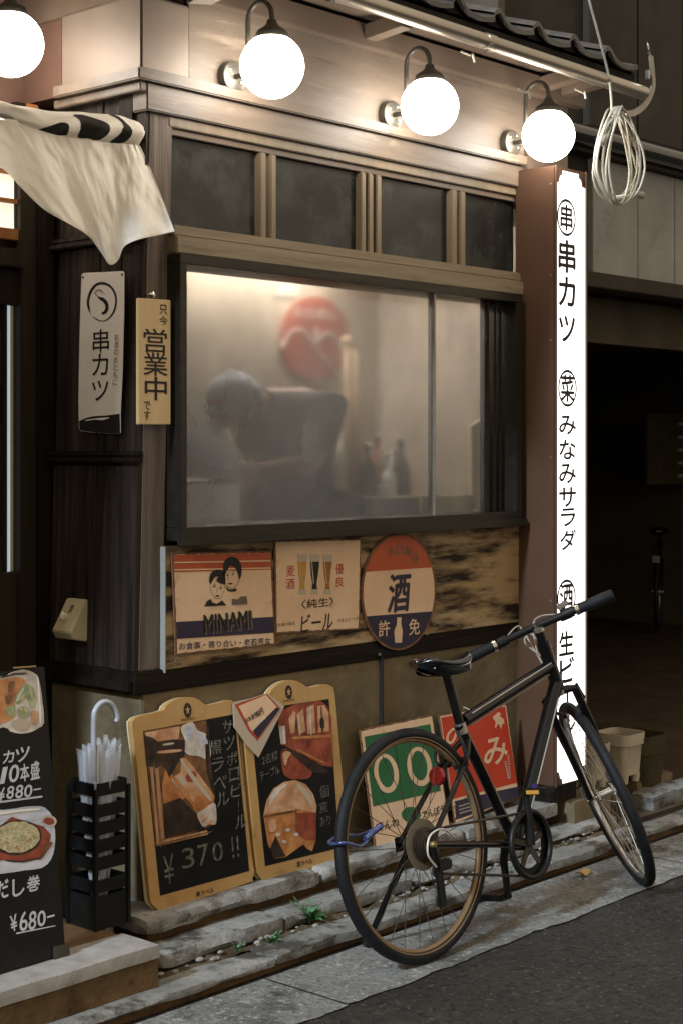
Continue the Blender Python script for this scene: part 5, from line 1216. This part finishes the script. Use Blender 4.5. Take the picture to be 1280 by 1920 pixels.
# cable lock looped round the rear tyre
lkc = rh - BU*(RW-.02)*.985 + BV*.065
lk = thing("cable_lock", lkc, "shiny blue cable lock looped round the rear tyre", "bike lock")
lp = [lkc - BU*.030, lkc - BU*.012 + BN*.034, lkc + BU*.05 + BN*.030 - BV*.02, lkc + BU*.12 + BN*.012 - BV*.004, lkc + BU*.165 + BN*.02 + BV*.018, lkc + BU*.10 - BN*.012 + BV*.003, lkc + BU*.04 - BN*.030 + BV*.012, lkc - BU*.014 - BN*.030 + BV*.004]
B().tube(spl([tuple(p) for p in lp], 7), .0046, 9, closed=True).build("cable", M['lock'], lk, smooth=True)
B().tube([lkc + BU*.085 + BN*.018 - BV*.006, lkc + BU*.150 + BN*.022 + BV*.018], .0088, 12).build("lock_barrel", M['lock'], lk, smooth='auto')

# ================================================================== pots and stones by the sign
def pot(cx_, cy_, z, wd, dp, hh, m_, label, feet=True):
    t = thing("planter", (cx_, cy_, z), label, "planter", None)
    def rr(w2, d2, zz, n=7):
        r = min(w2, d2)*.45; o = []
        for sx_, sy_, a0_ in ((1,1,0),(-1,1,90),(-1,-1,180),(1,-1,270)):
            for k in range(n): a = R(a0_+90*k/(n-1)); o.append(V((cx_+sx_*(w2-r)+r*math.cos(a), cy_+sy_*(d2-r)+r*math.sin(a), zz)))
        return o
    prof = [(.80,0),(.92,.70*hh),(.93,.70*hh+.001),(1.0,.70*hh+.004),(1.04,hh),(.96,hh),(.88,.60*hh)]
    b = B(); n = 28; z0_ = z + (.035 if feet else 0)
    for k_, z_ in prof: b.v += rr(wd/2*k_, dp/2*k_, z0_+z_)
    for i in range(len(prof)-1):
        for k in range(n): b.f.append([i*n+k, i*n+(k+1)%n, (i+1)*n+(k+1)%n, (i+1)*n+k])
    b.f.append(list(range(n))[::-1]); b.build("pot", m_, t, smooth='auto')
    b = B(); b.v = rr(wd/2*.87, dp/2*.87, z0_+hh*.72); b.f = [list(range(n))]; b.build("potting_soil", M['soil'], t)
    if feet:
        for sx_, sy_ in ((-1,-1),(1,-1),(1,1),(-1,1)): B().lathe((cx_+sx_*wd*.27, cy_+sy_*dp*.27, z), (0,0,1), [(0,.018),(.034,.022)], 12).build("foot", m_, t, smooth='auto')
    return t
g0 = floorp(.12)
pa = g0.hit(1176, 1466); pot(pa.x+.02, pa.y+.05, .115, .165, .165, .175, M['planter'], "taller white plastic planter on feet beside the dark planter")
pb = g0.hit(1120, 1475); pot(pb.x-.0, pb.y+.05, .115, .15, .15, .150, M['planter'], "shorter white plastic planter between the lit sign and taller planter")
pd = g0.hit(1228, 1462); pot(pd.x+.05, pd.y+.12, .02, .20, .20, .28, M['darkpot'], "dark brown planter beyond the white planters", False)
for i, (a, b_) in enumerate((((1120, 1490), .26), ((1205, 1478), .30))):
    pz = floorp(.06).hit(*a); sb_ = rough("support_stone", (pz.x-.13, pz.x+.17, pz.y-.05, pz.y+.12, .0, .114), M['basewall'], res=.03, amp=.005, rnd=.012, seed=70+i)
    tag(sb_, ["weathered stone block under the shorter white planter", "weathered stone block under the taller white planter"][i], "stone block")
pz = floorp(.10).hit(1030, 1505); tag(rough("concrete_block", (pz.x-.16, pz.x+.11, -.20, -.05, .0, .160), M['basewall'], res=.03, amp=.004, rnd=.010, seed=75), "grey concrete block at the foot of the lit sign", "concrete block")
for i, (px, py, s_) in enumerate(((1085,1545,.07),(1060,1552,.055),(1125,1540,.08))):
    pz = floorp(.03).hit(px, py); r_ = rough("rubble_stone", (pz.x-s_, pz.x+s_, pz.y-s_*.5, pz.y+s_*.5, .0, .05), M['step'], res=.02, amp=.008, rnd=.02, seed=80+i); tag(r_, ["broken stone beside the concrete block under sign", "smallest broken stone by the crank of the bicycle", "flat broken stone behind the front wheel"][i], "stone")
pz = floorp(.03).hit(1262, 1500); tag(rough("edging_stone", (pz.x-.20, pz.x+.35, pz.y-.02, pz.y+.10, .0, .085), M['kerb'], res=.03, amp=.006, rnd=.02, seed=90), "curved pale edging stone beyond the planters", "stone")
# weeds in the soil strip
def weed(px, py, rad, n, label, zz=.05):
    c0 = floorp(zz).hit(px, py); t = thing("weed", c0, label, "weed", None); b = B()
    for i in range(n):
        a = random.uniform(0, 6.28); e = random.uniform(.25, 1.2); l = rad*random.uniform(.5, 1.1); d = V((math.cos(a)*math.cos(e), math.sin(a)*math.cos(e), math.sin(e)))
        tip = c0 + d*l; sd_ = d.cross(UP).normalized()*l*random.uniform(.16, .28); up_ = sd_.cross(d).normalized()*l*.1; m_ = c0 + d*l*.55 + up_
        b.add([c0 + d*l*.18, m_ - sd_, tip - UP*l*.12, m_ + sd_, c0 + d*l*.3 + up_*.5], [(0,1,4),(1,2,4),(2,3,4),(3,0,4)])
        if i % 3 == 0:
            q_ = tip; sd2 = sd_*.7; b.add([q_, q_ + d*l*.2 - sd2, q_ + d*l*.45, q_ + d*l*.2 + sd2], [(0,1,2,3)])
    b.build("leaves", M['leaf'], t)
    b = B()
    for i in range(5):
        a = random.uniform(0, 6.28); b.tube([c0 - UP*.005, c0 + V((math.cos(a)*.3, math.sin(a)*.3, .6))*rad*.8], .0012, 5)
    b.build("stems", M['leaf'], t)
weed(580, 1728, .060, 70, "largest green weed sprouting from the ledge")
weed(512, 1768, .034, 34, "low green weed on the soil below the second menu board")
weed(446, 1782, .024, 20, "tiny weed on soil below the first menu board")
weed(958, 1640, .022, 18, "tiny weed behind the crank of the bicycle")

# ================================================================== bracket, cable coil, small box under eave
GF = front(-.33)
br = thing("gutter_bracket", GF.hit(1200, 170), "pale curved metal strap with a ring at gutter end", "bracket")
pts = [(1172,214),(1188,211),(1204,200),(1216,183),(1223,160),(1222,135),(1219,105)]
q_ = [GF.hit(*p) for p in spl(pts, 5, False)]; b = B()
for i in range(len(q_)-1):
    d = (q_[i+1]-q_[i]).normalized(); b.obox((q_[i]+q_[i+1])/2, d, V((0,1,0)), d.cross(V((0,1,0))), (q_[i+1]-q_[i]).length*.55, .004, .0125)
b.build("strap", M['grey_metal'], br)
rc_ = GF.hit(1214, 88); b = ring(rc_, V((.5,-.8,.3)), .018, .003, 24, 8); b.build("ring", M['alloy'], br, smooth=True)
B().tube([GF.hit(1218,106), GF.hit(1215, 97)], .006, 8).build("shank", M['alloy'], br)
B().obox(GF.hit(1213, 140), (1,0,0), (0,1,0), (0,0,1), .006, .008, .018).build("clip", M['alloy'], br, bevel=.002)
CO = front(-.36)
cc = thing("cable_coil", CO.hit(1158, 380), "bundle of grey cable looped and hung below the gutter end", "cable coil")
for i in range(9):
    rx = random.uniform(30, 47); ry = random.uniform(78, 92); ox = random.uniform(-7, 7); tw = random.uniform(-.5, .5)
    P_ = []
    for k in range(40):
        a = 2*math.pi*k/40; sq = .45 + .55*min(1, ((1 - math.sin(a))/1.35)**.8)
        px = 1158 + ox*(1-math.sin(a))*.5 + rx*math.cos(a)*sq; py = 292 - ry*math.sin(a)*(1.02) + 3*math.sin(3*a+i)
        p = CO.hit(px, py); P_.append(p + V((0, .018*math.sin(a*1+i) + tw*.03*math.cos(a) - .004*i + .02, 0)))
    B().tube(P_, .0042, 7, closed=True).build("cable_loop", M['cablegrey'], cc, smooth=True)
for px, py, r_ in ((1152,212,.017),(1128,262,.013)):
    p = CO.hit(px, py); B().tube([p + V((-.012,.0,-.016)), p + V((.012,0,.016))], r_, 10).build("tie", M['cablegrey'], cc, smooth=True)
e = [CO.hit(*p) for p in ((1150,372),(1172,370),(1192,364),(1202,366))]
B().tube(e, [.010,.012,.012,.016], 10).build("cable_end", M['cablegrey'], cc, smooth=True)
b = B(); pts = [(1154,210),(1153,180),(1148,140),(1137,95),(1124,45),(1112,0),(1100,-60)]
b.tube([CO.hit(*p) + V((0, .02, 0)) for p in spl(pts, 4, False)], .005, 7); b.build("riser_cable", M['cablegrey'], cc, smooth=True)
bxp = front(-.05).hit(366, 4)
sc2 = thing("security_camera", bxp, "small grey box camera fixed above the metal-clad corner", "camera")
B().obox(bxp + V((0,-.05,.015)), (1,-.3,.1), (.3,1,0), (0,0,1), .045, .05, .020).build("body", M['grey_metal'], sc2, bevel=.004)
B().tube([bxp + V((0,-.02,.03)), bxp + V((0,.045,.05))], .010, 8).build("mount", M['grey_metal'], sc2)

# ================================================================== dark things in the carport
bz = FL0.hit(1232, 1190); bz = V((bz.x, bz.y, .02))
pk = thing("parked_bicycle", bz, "dark bicycle parked deep inside the unlit carport", "bicycle")
ax = V((.45,-.85,0)).normalized(); al = V((.85,.45,0)).normalized(); wh = bz + UP*.335
for s_ in (0, 1):
    c = wh + al*1.02*s_; ring(c, ax, .305, .018, 48, 8).build("tyre", M['tyre'], pk, smooth=True); ring(c, ax, .282, .008, 48, 6).build("rim", M['alloy'], pk, smooth=True)
    B().lathe(c - ax*.05, ax, [(0,.02),(.1,.02)], 12).build("hub", M['alloy'], pk, smooth='auto')
    for k in range(16):
        t = 2*math.pi*k/16; B().tube([c, c + (al*math.cos(t) + UP*math.sin(t))*.28], .0018, 4).build("spoke", M['alloy'], pk)
F_ = lambda a, z: bz + al*a + UP*z
for n_, p, q2 in (("seat_tube", F_(.42,.27), F_(.34,.78)), ("down_tube", F_(.42,.27), F_(.86,.72)), ("top_tube", F_(.36,.62), F_(.84,.76)), ("fork", F_(1.02,.335), F_(.82,.98)), ("chain_stay", F_(0,.335), F_(.42,.27)), ("seat_stay", F_(0,.335), F_(.36,.62))):
    B().tube([p, q2], .016, 10).build(n_, M['frame'], pk, smooth='auto')
B().tube([F_(.82,1.0) - ax*.28, F_(.82,1.02), F_(.82,1.0) + ax*.28], .012, 8).build("handlebar", M['alloy'], pk, smooth='auto')
B().sphere(F_(.33,.82), .10, 14, 8, (1.2,.7,.4)).build("saddle", M['saddle'], pk, smooth=True)
B().obox(F_(-.25,.62), al, ax, UP, .012, .03, .03).build("reflector", M['chrome'], pk, bevel=.004)
lv = thing("slatted_crate", front(3.0).hit(1275, 890), "dark crate panel with pale slat ends in the carport", "crate")
LP = front(3.0); c0 = LP.loc(1212, 775); c1 = LP.loc(1330, 905)
B().flat(LP, [(c0[0], c1[1]), (c1[0], c1[1]), (c1[0], c0[1]), (c0[0], c0[1])], -.03, 0).build("panel", M['darkpot'], lv)
for py in (795, 820, 844, 868, 892):
    a = LP.loc(1268, py); B().flat(LP, [(a[0], a[1]-.012), (c1[0], a[1]-.012), (c1[0], a[1]+.012), (a[0], a[1]+.012)], .0005, .02).build("slat", M['npanel'], lv)
bx = thing("plant_shelf", V((2.321, .92, .9)), "small pale shelf with potted plant on the carport side wall", "shelf")
a = V((2.46, .92, front(.9).hit(1128, 1110).z))
B().box(2.321, 2.60, .84, 1.0, a.z-.02, a.z).build("shelf_board", M['planter'], bx); B().box(2.34, 2.56, .86, .98, a.z+.001, a.z+.06).build("pot", M['darkpot'], bx, bevel=.01)
B().prism([(2.321, .90, a.z-.021), (2.321, .90, a.z-.14), (2.54, .90, a.z-.021)], (0, .02, 0)).build("shelf_bracket", M['iron'], bx)
b = B()
for i in range(60):
    p = V((a.x + random.gauss(0,.06), .92 + random.gauss(0,.03), a.z + .06 + abs(random.gauss(0,.05)))); d = V((random.gauss(0,1), random.gauss(0,1), random.gauss(0,1))).normalized()*.02; s_ = d.cross(UP)*.8
    b.add([p-d, p-s_, p+d, p+s_], [(0,1,2,3)])
b.build("foliage", M['flower'], bx)
# ================================================================== inside the kitchen
def thg(name, px, py, y, z, label, cat): return thing(name, V((front(y).hit(px, py).x, y, z)), label, cat)
BW = front(.944)
fs = thing("fire_sign", BW.hit(588, 725), "round red warning sign with white mountain line on kitchen back wall", "sign")
B().flat(BW, BW.locs(ell(588, 635, 64, 80, 40)), 0, .006).build("disc", M['ksign'], fs)
write(BW, [("火の用心", 590, 588, 82, 22, .02)], .0068, M['pwhite'], fs)
b = B()
C5b = lambda pts: cr(300, 460, 1280/700, pts)
for pts in ([(408,355),(440,305),(465,288),(490,296),(525,340),(600,442)], [(525,335),(550,315),(572,300),(590,308),(622,350)], [(526,278),(532,300),(522,322)]):
    b.tube([BW.hit(*p) + BW.n*.007 for p in spl(C5b(pts), 5, False)], .006, 6)
b.build("mountain_line", M['pwhite'], fs)
ntc = thing("paper_notice", BW.hit(538, 555), "small white paper notice high on kitchen back wall", "notice")
B().flat(BW, BW.locs([(517,537),(558,539),(558,556),(517,555)]), 0, .002).build("sheet", M['milk'], ntc)
# counter along the window
kc = thing("kitchen_counter", (1.1, .40, .17), "steel kitchen counter running along the inside of the window", "counter")
B().box(.14, 2.15, .14, .62, 1.235, 1.262).build("worktop", M['steel'], kc, bevel=.003); B().box(.16, 2.13, .16, .60, .171, 1.234).build("cabinet", M['steel'], kc, bevel=.003)
fy = thing("fryer_hood", (.40, .36, 1.263), "pale steel fryer box standing on the counter by the jamb", "fryer")
q0 = front(.22).hit(338, 893); q1 = front(.22).hit(452, 905)
B().box(.15, q1.x, .22, .52, 1.263, q0.z).build("body", M['steel'], fy, bevel=.006); B().tube([(.17, .205, q0.z-.015), (q1.x-.03, .205, q0.z-.015)], .012, 10).build("handle", M['chrome'], fy, smooth=True)
B().tube([(q1.x+.02, .30, 1.263), (q1.x+.02, .30, 1.40), (q1.x-.03, .28, 1.43)], .010, 8).build("tap", M['chrome'], fy, smooth=True)
def bar_thing(name, p, q_, y, r_, m_, label, cat):
    a, c = front(y).hit(*p), front(y).hit(*q_); t = thing(name, a, label, cat); d = (c-a)
    B().tube([a, a + d*.5, c], [r_, r_*1.05, r_*.9], 10).build("shaft", m_, t, smooth=True)
    B().sphere(c, r_*1.3, 10, 6).build("end_knob", m_, t, smooth=True); return t
bar_thing("wooden_pole", (658, 935), (651, 640), .70, .021, M['pole'], "thicker wooden pole leaning upright in the kitchen", "pole")
bar_thing("wooden_pole", (671, 930), (664, 650), .76, .011, M['pole'], "thinner wooden pole next to the thicker pole", "pole")
bar_thing("ladle", (628, 912), (641, 818), .52, .010, M['milk'], "white handled ladle standing by the dark pot", "ladle")
# sake bottles and tools
def bottle(px, py, y, r_, hh, m_, label):
    p = front(y).hit(px, py); p.z = 1.263; t = thing("bottle", p, label, "bottle", None)
    B().lathe(p, (0,0,1), [(0,r_*.9),(.01,r_),(hh*.6,r_),(hh*.72,r_*.7),(hh*.78,r_*.36),(hh*.96,r_*.34)], 18).build("body", m_, t, smooth='auto')
    B().lathe(p + UP*hh*.9601, (0,0,1), [(0,r_*.42),(hh*.05,r_*.42)], 12).build("cap", M['chrome'], t, smooth='auto'); return t
bottle(686, 935, .50, .036, .30, M['pot'], "dark bottle nearest the wooden poles on counter")
bottle(706, 935, .56, .040, .33, M['pred'], "red-brown bottle in the middle of the kitchen bottles")
bottle(728, 935, .50, .034, .24, M['steel'], "short steel bottle among the dark kitchen bottles")
bottle(750, 935, .58, .042, .31, M['pot'], "dark bottle furthest from the wooden poles on counter")
bottle(910, 940, .60, .036, .40, M['pot'], "tall dark bottle behind the cream menu stand")
pt_ = front(.36).hit(628, 940); kp = thing("cooking_pot", (pt_.x, .36, 1.263), "black rounded cooking pot on the kitchen counter", "pot")
B().lathe((pt_.x, .36, 1.263), (0,0,1), [(0,.09),(.02,.115),(.06,.125),(.095,.112),(.112,.06),(.118,.015)], 26).build("body", M['pot'], kp, smooth=True)
for s_ in (-1, 1): B().tube([(pt_.x+s_*.12, .34, 1.33), (pt_.x+s_*.15, .36, 1.335), (pt_.x+s_*.12, .38, 1.33)], .007, 8).build("handle", M['pot'], kp, smooth=True)
FP2 = front(.20)
def tray(pxs, m_, label):
    a, c = FP2.hit(pxs[0], 955), FP2.hit(pxs[1], 950); t = thing("food_tray", (a.x, .25, 1.263), label, "tray", None); zt_ = 1.263 + .085
    B().box(a.x, c.x, .20, .36, 1.263, 1.270).build("tray_floor", m_, t)
    for e in ((a.x, c.x, .20, .206), (a.x, c.x, .354, .36), (a.x, a.x+.006, .2065, .3535), (c.x-.006, c.x, .2065, .3535)): B().box(*e, 1.2705, zt_).build("tray_wall", m_, t)
tray((700, 785), M['milk'], "white food tray on counter close to the black pot"); tray((790, 885), M['ycard'], "cream food tray on counter beside the white tray")
cp = thing("menu_holder", FP2.hit(905, 955), "cream upright menu panel standing on counter behind right pane", "menu holder")
c_ = FP2.locs([(882,800),(912,780),(914,955),(886,955)]); B().flat(FP2, c_, -.02, 0).build("panel", M['ycard'], cp, bevel=.003)
B().obox(FP2.hit(899, 955) + V((0,.02,.012)), (1,0,0), (0,1,0), (0,0,1), .05, .05, .010).build("base", M['ycard'], cp, bevel=.003)
fl_ = thing("ceiling_light", (1.35, .80, 2.44), "fluorescent batten lamp under kitchen ceiling", "lamp")
B().box(.90, 1.85, .76, .86, 2.405, 2.449).build("batten", M['milk'], fl_, bevel=.004); B().tube([(.93, .81, 2.385), (1.82, .81, 2.385)], .016, 14).build("tube", M['tube'], fl_, smooth=True)
# ------------------------------------------------ the cook
def skin(vs, es, rs, sub=2, rootv=0):
    me = bpy.data.meshes.new("s"); me.from_pydata(vs, es, []); o = bpy.data.objects.new("s", me); COL.objects.link(o)
    o.modifiers.new("k", 'SKIN'); 
    if not me.skin_vertices: me.skin_vertices.new() if hasattr(me.skin_vertices, 'new') else None
    for i, sv in enumerate(me.skin_vertices[0].data):
        r_ = rs[i]; sv.radius = r_ if isinstance(r_, tuple) else (r_, r_); sv.use_root = (i == rootv)
    sm = o.modifiers.new("d", 'SUBSURF'); sm.levels = sub; sm.render_levels = sub
    bpy.context.view_layer.update(); dg = bpy.context.evaluated_depsgraph_get(); m2 = bpy.data.meshes.new_from_object(o.evaluated_get(dg))
    out = ([V(v.co) for v in m2.vertices], [list(p.vertices) for p in m2.polygons])
    bpy.data.objects.remove(o); bpy.data.meshes.remove(me); bpy.data.meshes.remove(m2); return out
PY = .60
fp = front(PY)
def Q(px, py, dy=0): p = front(PY+dy).hit(px, py); return p
head = Q(437, 760); neck = Q(478, 765); sh = Q(535, 752); hip = V((sh.x+.06, PY, 1.02))
ck = thing("person", (hip.x, PY, .17), "cook in pale cap and dark T-shirt bending over the counter behind glass", "person")
chest = (sh*.6 + hip*.4) + V((.02,0,.06)); elbow = Q(590, 868, -.14); wrist = Q(475, 885, -.20); hand = Q(440, 880, -.22)
shn = sh + V((.01,-.17,-.03)); shf = sh + V((-.01,.14,-.03)); elf = shf + V((.05,.06,-.27)); wrf = V((head.x+.06, PY+.05, 1.36))
kn1 = V((hip.x-.03, PY-.10, .64)); an1 = V((hip.x+.05, PY-.10, .25)); kn2 = V((hip.x-.02, PY+.10, .64)); an2 = V((hip.x+.06, PY+.10, .25))
vs = [hip, (hip+chest)/2, chest, sh, neck, head + V((.02,0,-.02)), head + V((-.02,0,.0)), shn, elbow, wrist, hand, shf, elf, wrf, wrf + V((-.05,-.02,-.04)), hip + V((0,-.09,-.04)), kn1, an1, an1 + V((-.13,0,-.05)), hip + V((0,.09,-.04)), kn2, an2, an2 + V((-.13,0,-.05)), head + V((-.085,0,-.03))]
es = [(0,1),(1,2),(2,3),(3,4),(4,5),(5,6),(3,7),(7,8),(8,9),(9,10),(3,11),(11,12),(12,13),(13,14),(0,15),(15,16),(16,17),(17,18),(0,19),(19,20),(20,21),(21,22),(6,23)]
rs = [(.13,.11),(.125,.10),(.14,.11),(.11,.10),.055,.085,.088,.065,.045,.030,.036,.065,.045,.032,.036,.09,.062,.045,.04,.09,.062,.045,.04,.028]
v_, f_ = skin([tuple(p) for p in vs], es, rs)
bd = B().add(v_, f_)
hd = (hand - wrist).normalized()
for k, l in enumerate((.062, .072, .068, .055)):
    o_ = V((0,.0,.0)) + hd.cross(UP).normalized()*(.024-.016*k); p0 = hand + o_ + hd*.01
    v2, f2 = skin([tuple(p0), tuple(p0 + hd*l*.5), tuple(p0 + hd*l*.85 - UP*.022), tuple(p0 + hd*l*.9 - UP*.042)], [(0,1),(1,2),(2,3)], [.0095,.009,.0085,.007], 1); bd.add(v2, f2)
p0 = hand + hd.cross(UP).normalized()*.028 - hd*.015; v2, f2 = skin([tuple(p0), tuple(p0 + hd*.02 - UP*.02), tuple(p0 + hd*.04 - UP*.032)], [(0,1),(1,2)], [.011,.010,.008], 1); bd.add(v2, f2)
# face: nose, chin, brow, ear, eyes turned towards the counter
for off, r_, sc_ in ((( -.112,0,-.035),.016,(1.2,.8,1)), ((-.085,0,-.092),.030,(1,1.1,.8)), ((-.094,0,.010),.026,(.7,2.0,.6)), ((.012,-.088,-.015),.024,(.9,.4,1.3)), ((-.100,0,-.066),.014,(.7,1.7,.5))):
    bd.sphere(head + V(off), r_, 12, 8, sc_)
body = bd.build("body", M['skin'], ck, smooth=True)
for s_ in (-1, 1): B().sphere(head + V((-.100, s_*.032, -.010)), .010, 10, 6).build("eye", M['ink'], ck, smooth=True)
B().sphere(head + V((.022,0,.004)), .100, 20, 12, (1,.95,.92)).build("hair", M['hair'], ck, smooth=True)
cpv = B()
def capf(u, v):
    a = 2*math.pi*u; t = v*math.pi*.52; r_ = .112; p = V((r_*math.sin(t)*math.cos(a)*1.02, r_*math.sin(t)*math.sin(a)*.95, r_*math.cos(t)*1.02 + .012)); p.x, p.z = p.x*.95 - p.z*.30, p.z*.95 + p.x*.30
    return head + p + V((.010,0,.0))
cpv.grid(capf, 28, 10); cpv.build("cap", M['cap'], ck, smooth=True, solid=.003)
v3, f3 = skin([tuple(p) for p in (hip + V((0,0,.02)), (hip+chest)/2, chest, sh + V((.01,0,.0)), shn, shn + (elbow-shn)*.97, shf, shf + (elf-shf)*.7, (sh*.2+neck*.8))], [(0,1),(1,2),(2,3),(3,4),(4,5),(3,6),(6,7),(3,8)], [(.165,.145),(.165,.14),(.18,.155),(.16,.15),(.12,.115),(.105,.10),.10,.085,.085])
B().add(v3, f3).build("shirt", M['shirt'], ck, smooth=True)
apn = B()
def apf(u, v):
    a = -1.25 + 2.5*u; c0 = hip*(1-v) + chest*v + V((0,0,.02)) if v > .35 else V((hip.x, hip.y, .55 + (hip.z-.53)*v/.35)); r_ = .20 - .02*v
    return V((c0.x - r_*math.cos(a)*1.0, c0.y + r_*math.sin(a)*1.0, c0.z))
apn.grid(apf, 20, 14); apn.build("apron", M['apronc'], ck, smooth=True, solid=.004)
trs, ftr = skin([tuple(p) for p in (hip + V((0,0,.03)), hip + V((0,-.09,-.05)), kn1, an1 + V((0,0,.02)), hip + V((0,.09,-.05)), kn2, an2 + V((0,0,.02)))], [(0,1),(1,2),(2,3),(0,4),(4,5),(5,6)], [.145,.105,.08,.065,.105,.08,.065])
B().add(trs, ftr).build("trousers", M['shirt'], ck, smooth=True)
for a_ in (an1, an2): B().obox(a_ + V((-.06,0,-.045)), (1,0,0), (0,1,0), (0,0,1), .13, .05, .034).build("shoe", M['ink'], ck, bevel=.02)
st2 = thing("skewer", hand + V((-.03,0,-.04)), "thin bamboo skewer held in the hand of the cook", "skewer")
B().tube([hand + hd*.05 + UP*.03, hand + hd*.06 - UP*.12], .0025, 6).build("stick", M['pole'], st2); B().sphere(hand + hd*.058 - UP*.085, .016, 10, 6, (1,1,1.6)).build("morsel", M['porange'], st2, smooth=True)

# steam rising from the fryer
stb = B().sphere((.42, .33, 1.42), .27, 20, 12, (1.2, .6, .95))
sto = stb.build("steam", M['ink'], smooth=True); sto["kind"] = "stuff"
m = bpy.data.materials.new("steam"); m.use_nodes = True; nt = m.node_tree; nt.nodes.remove(nt.nodes["Principled BSDF"])
pv = nt.nodes.new("ShaderNodeVolumePrincipled"); pv.inputs["Color"].default_value = (.92, .95, 1, 1)
tc = nt.nodes.new("ShaderNodeTexCoord"); nz = nt.nodes.new("ShaderNodeTexNoise"); nz.inputs["Scale"].default_value = 5.0; nz.inputs["Detail"].default_value = 2
gr = nt.nodes.new("ShaderNodeTexGradient"); gr.gradient_type = 'SPHERICAL'; mpp = nt.nodes.new("ShaderNodeMapping"); mpp.inputs["Location"].default_value = (0, 0, -1.0); mpp.inputs["Scale"].default_value = (3.08, 6.1, 3.9)
nt.links.new(tc.outputs["Object"], mpp.inputs[0]); nt.links.new(mpp.outputs[0], gr.inputs[0]); nt.links.new(tc.outputs["Object"], nz.inputs["Vector"])
mu = nt.nodes.new("ShaderNodeMath"); mu.operation = 'MULTIPLY'; nt.links.new(gr.outputs["Fac"], mu.inputs[0]); nt.links.new(nz.outputs["Fac"], mu.inputs[1])
m2 = nt.nodes.new("ShaderNodeMath"); m2.operation = 'MULTIPLY'; m2.inputs[1].default_value = 60.0; nt.links.new(mu.outputs[0], m2.inputs[0]); nt.links.new(m2.outputs[0], pv.inputs["Density"])
nt.links.new(pv.outputs[0], nt.nodes["Material Output"].inputs["Volume"])
sto.data.materials.clear(); sto.data.materials.append(m)

jg = thing("tool_jug", (bp.x if False else front(.46).hit(718, 935).x, .46, 1.263), "steel jug of ladles and tongs in front of the bottles", "jug")
jo = ORG[jg.name]
B().lathe(jo, (0,0,1), [(0,.045),(.01,.05),(.12,.052),(.124,.054)], 20).build("jug", M['steel'], jg, smooth='auto')
for k in range(5):
    a = k*1.3; top = jo + V((math.cos(a)*.06, math.sin(a)*.03, .22 + .03*(k % 3))); B().tube([jo + V((math.cos(a)*.02, math.sin(a)*.02, .02)), top], .004, 6).build("tool_handle", M['chrome'], jg, smooth=True)
    B().sphere(top, .018, 10, 6, (1,.5,1)).build("tool_head", M['chrome'], jg, smooth=True)
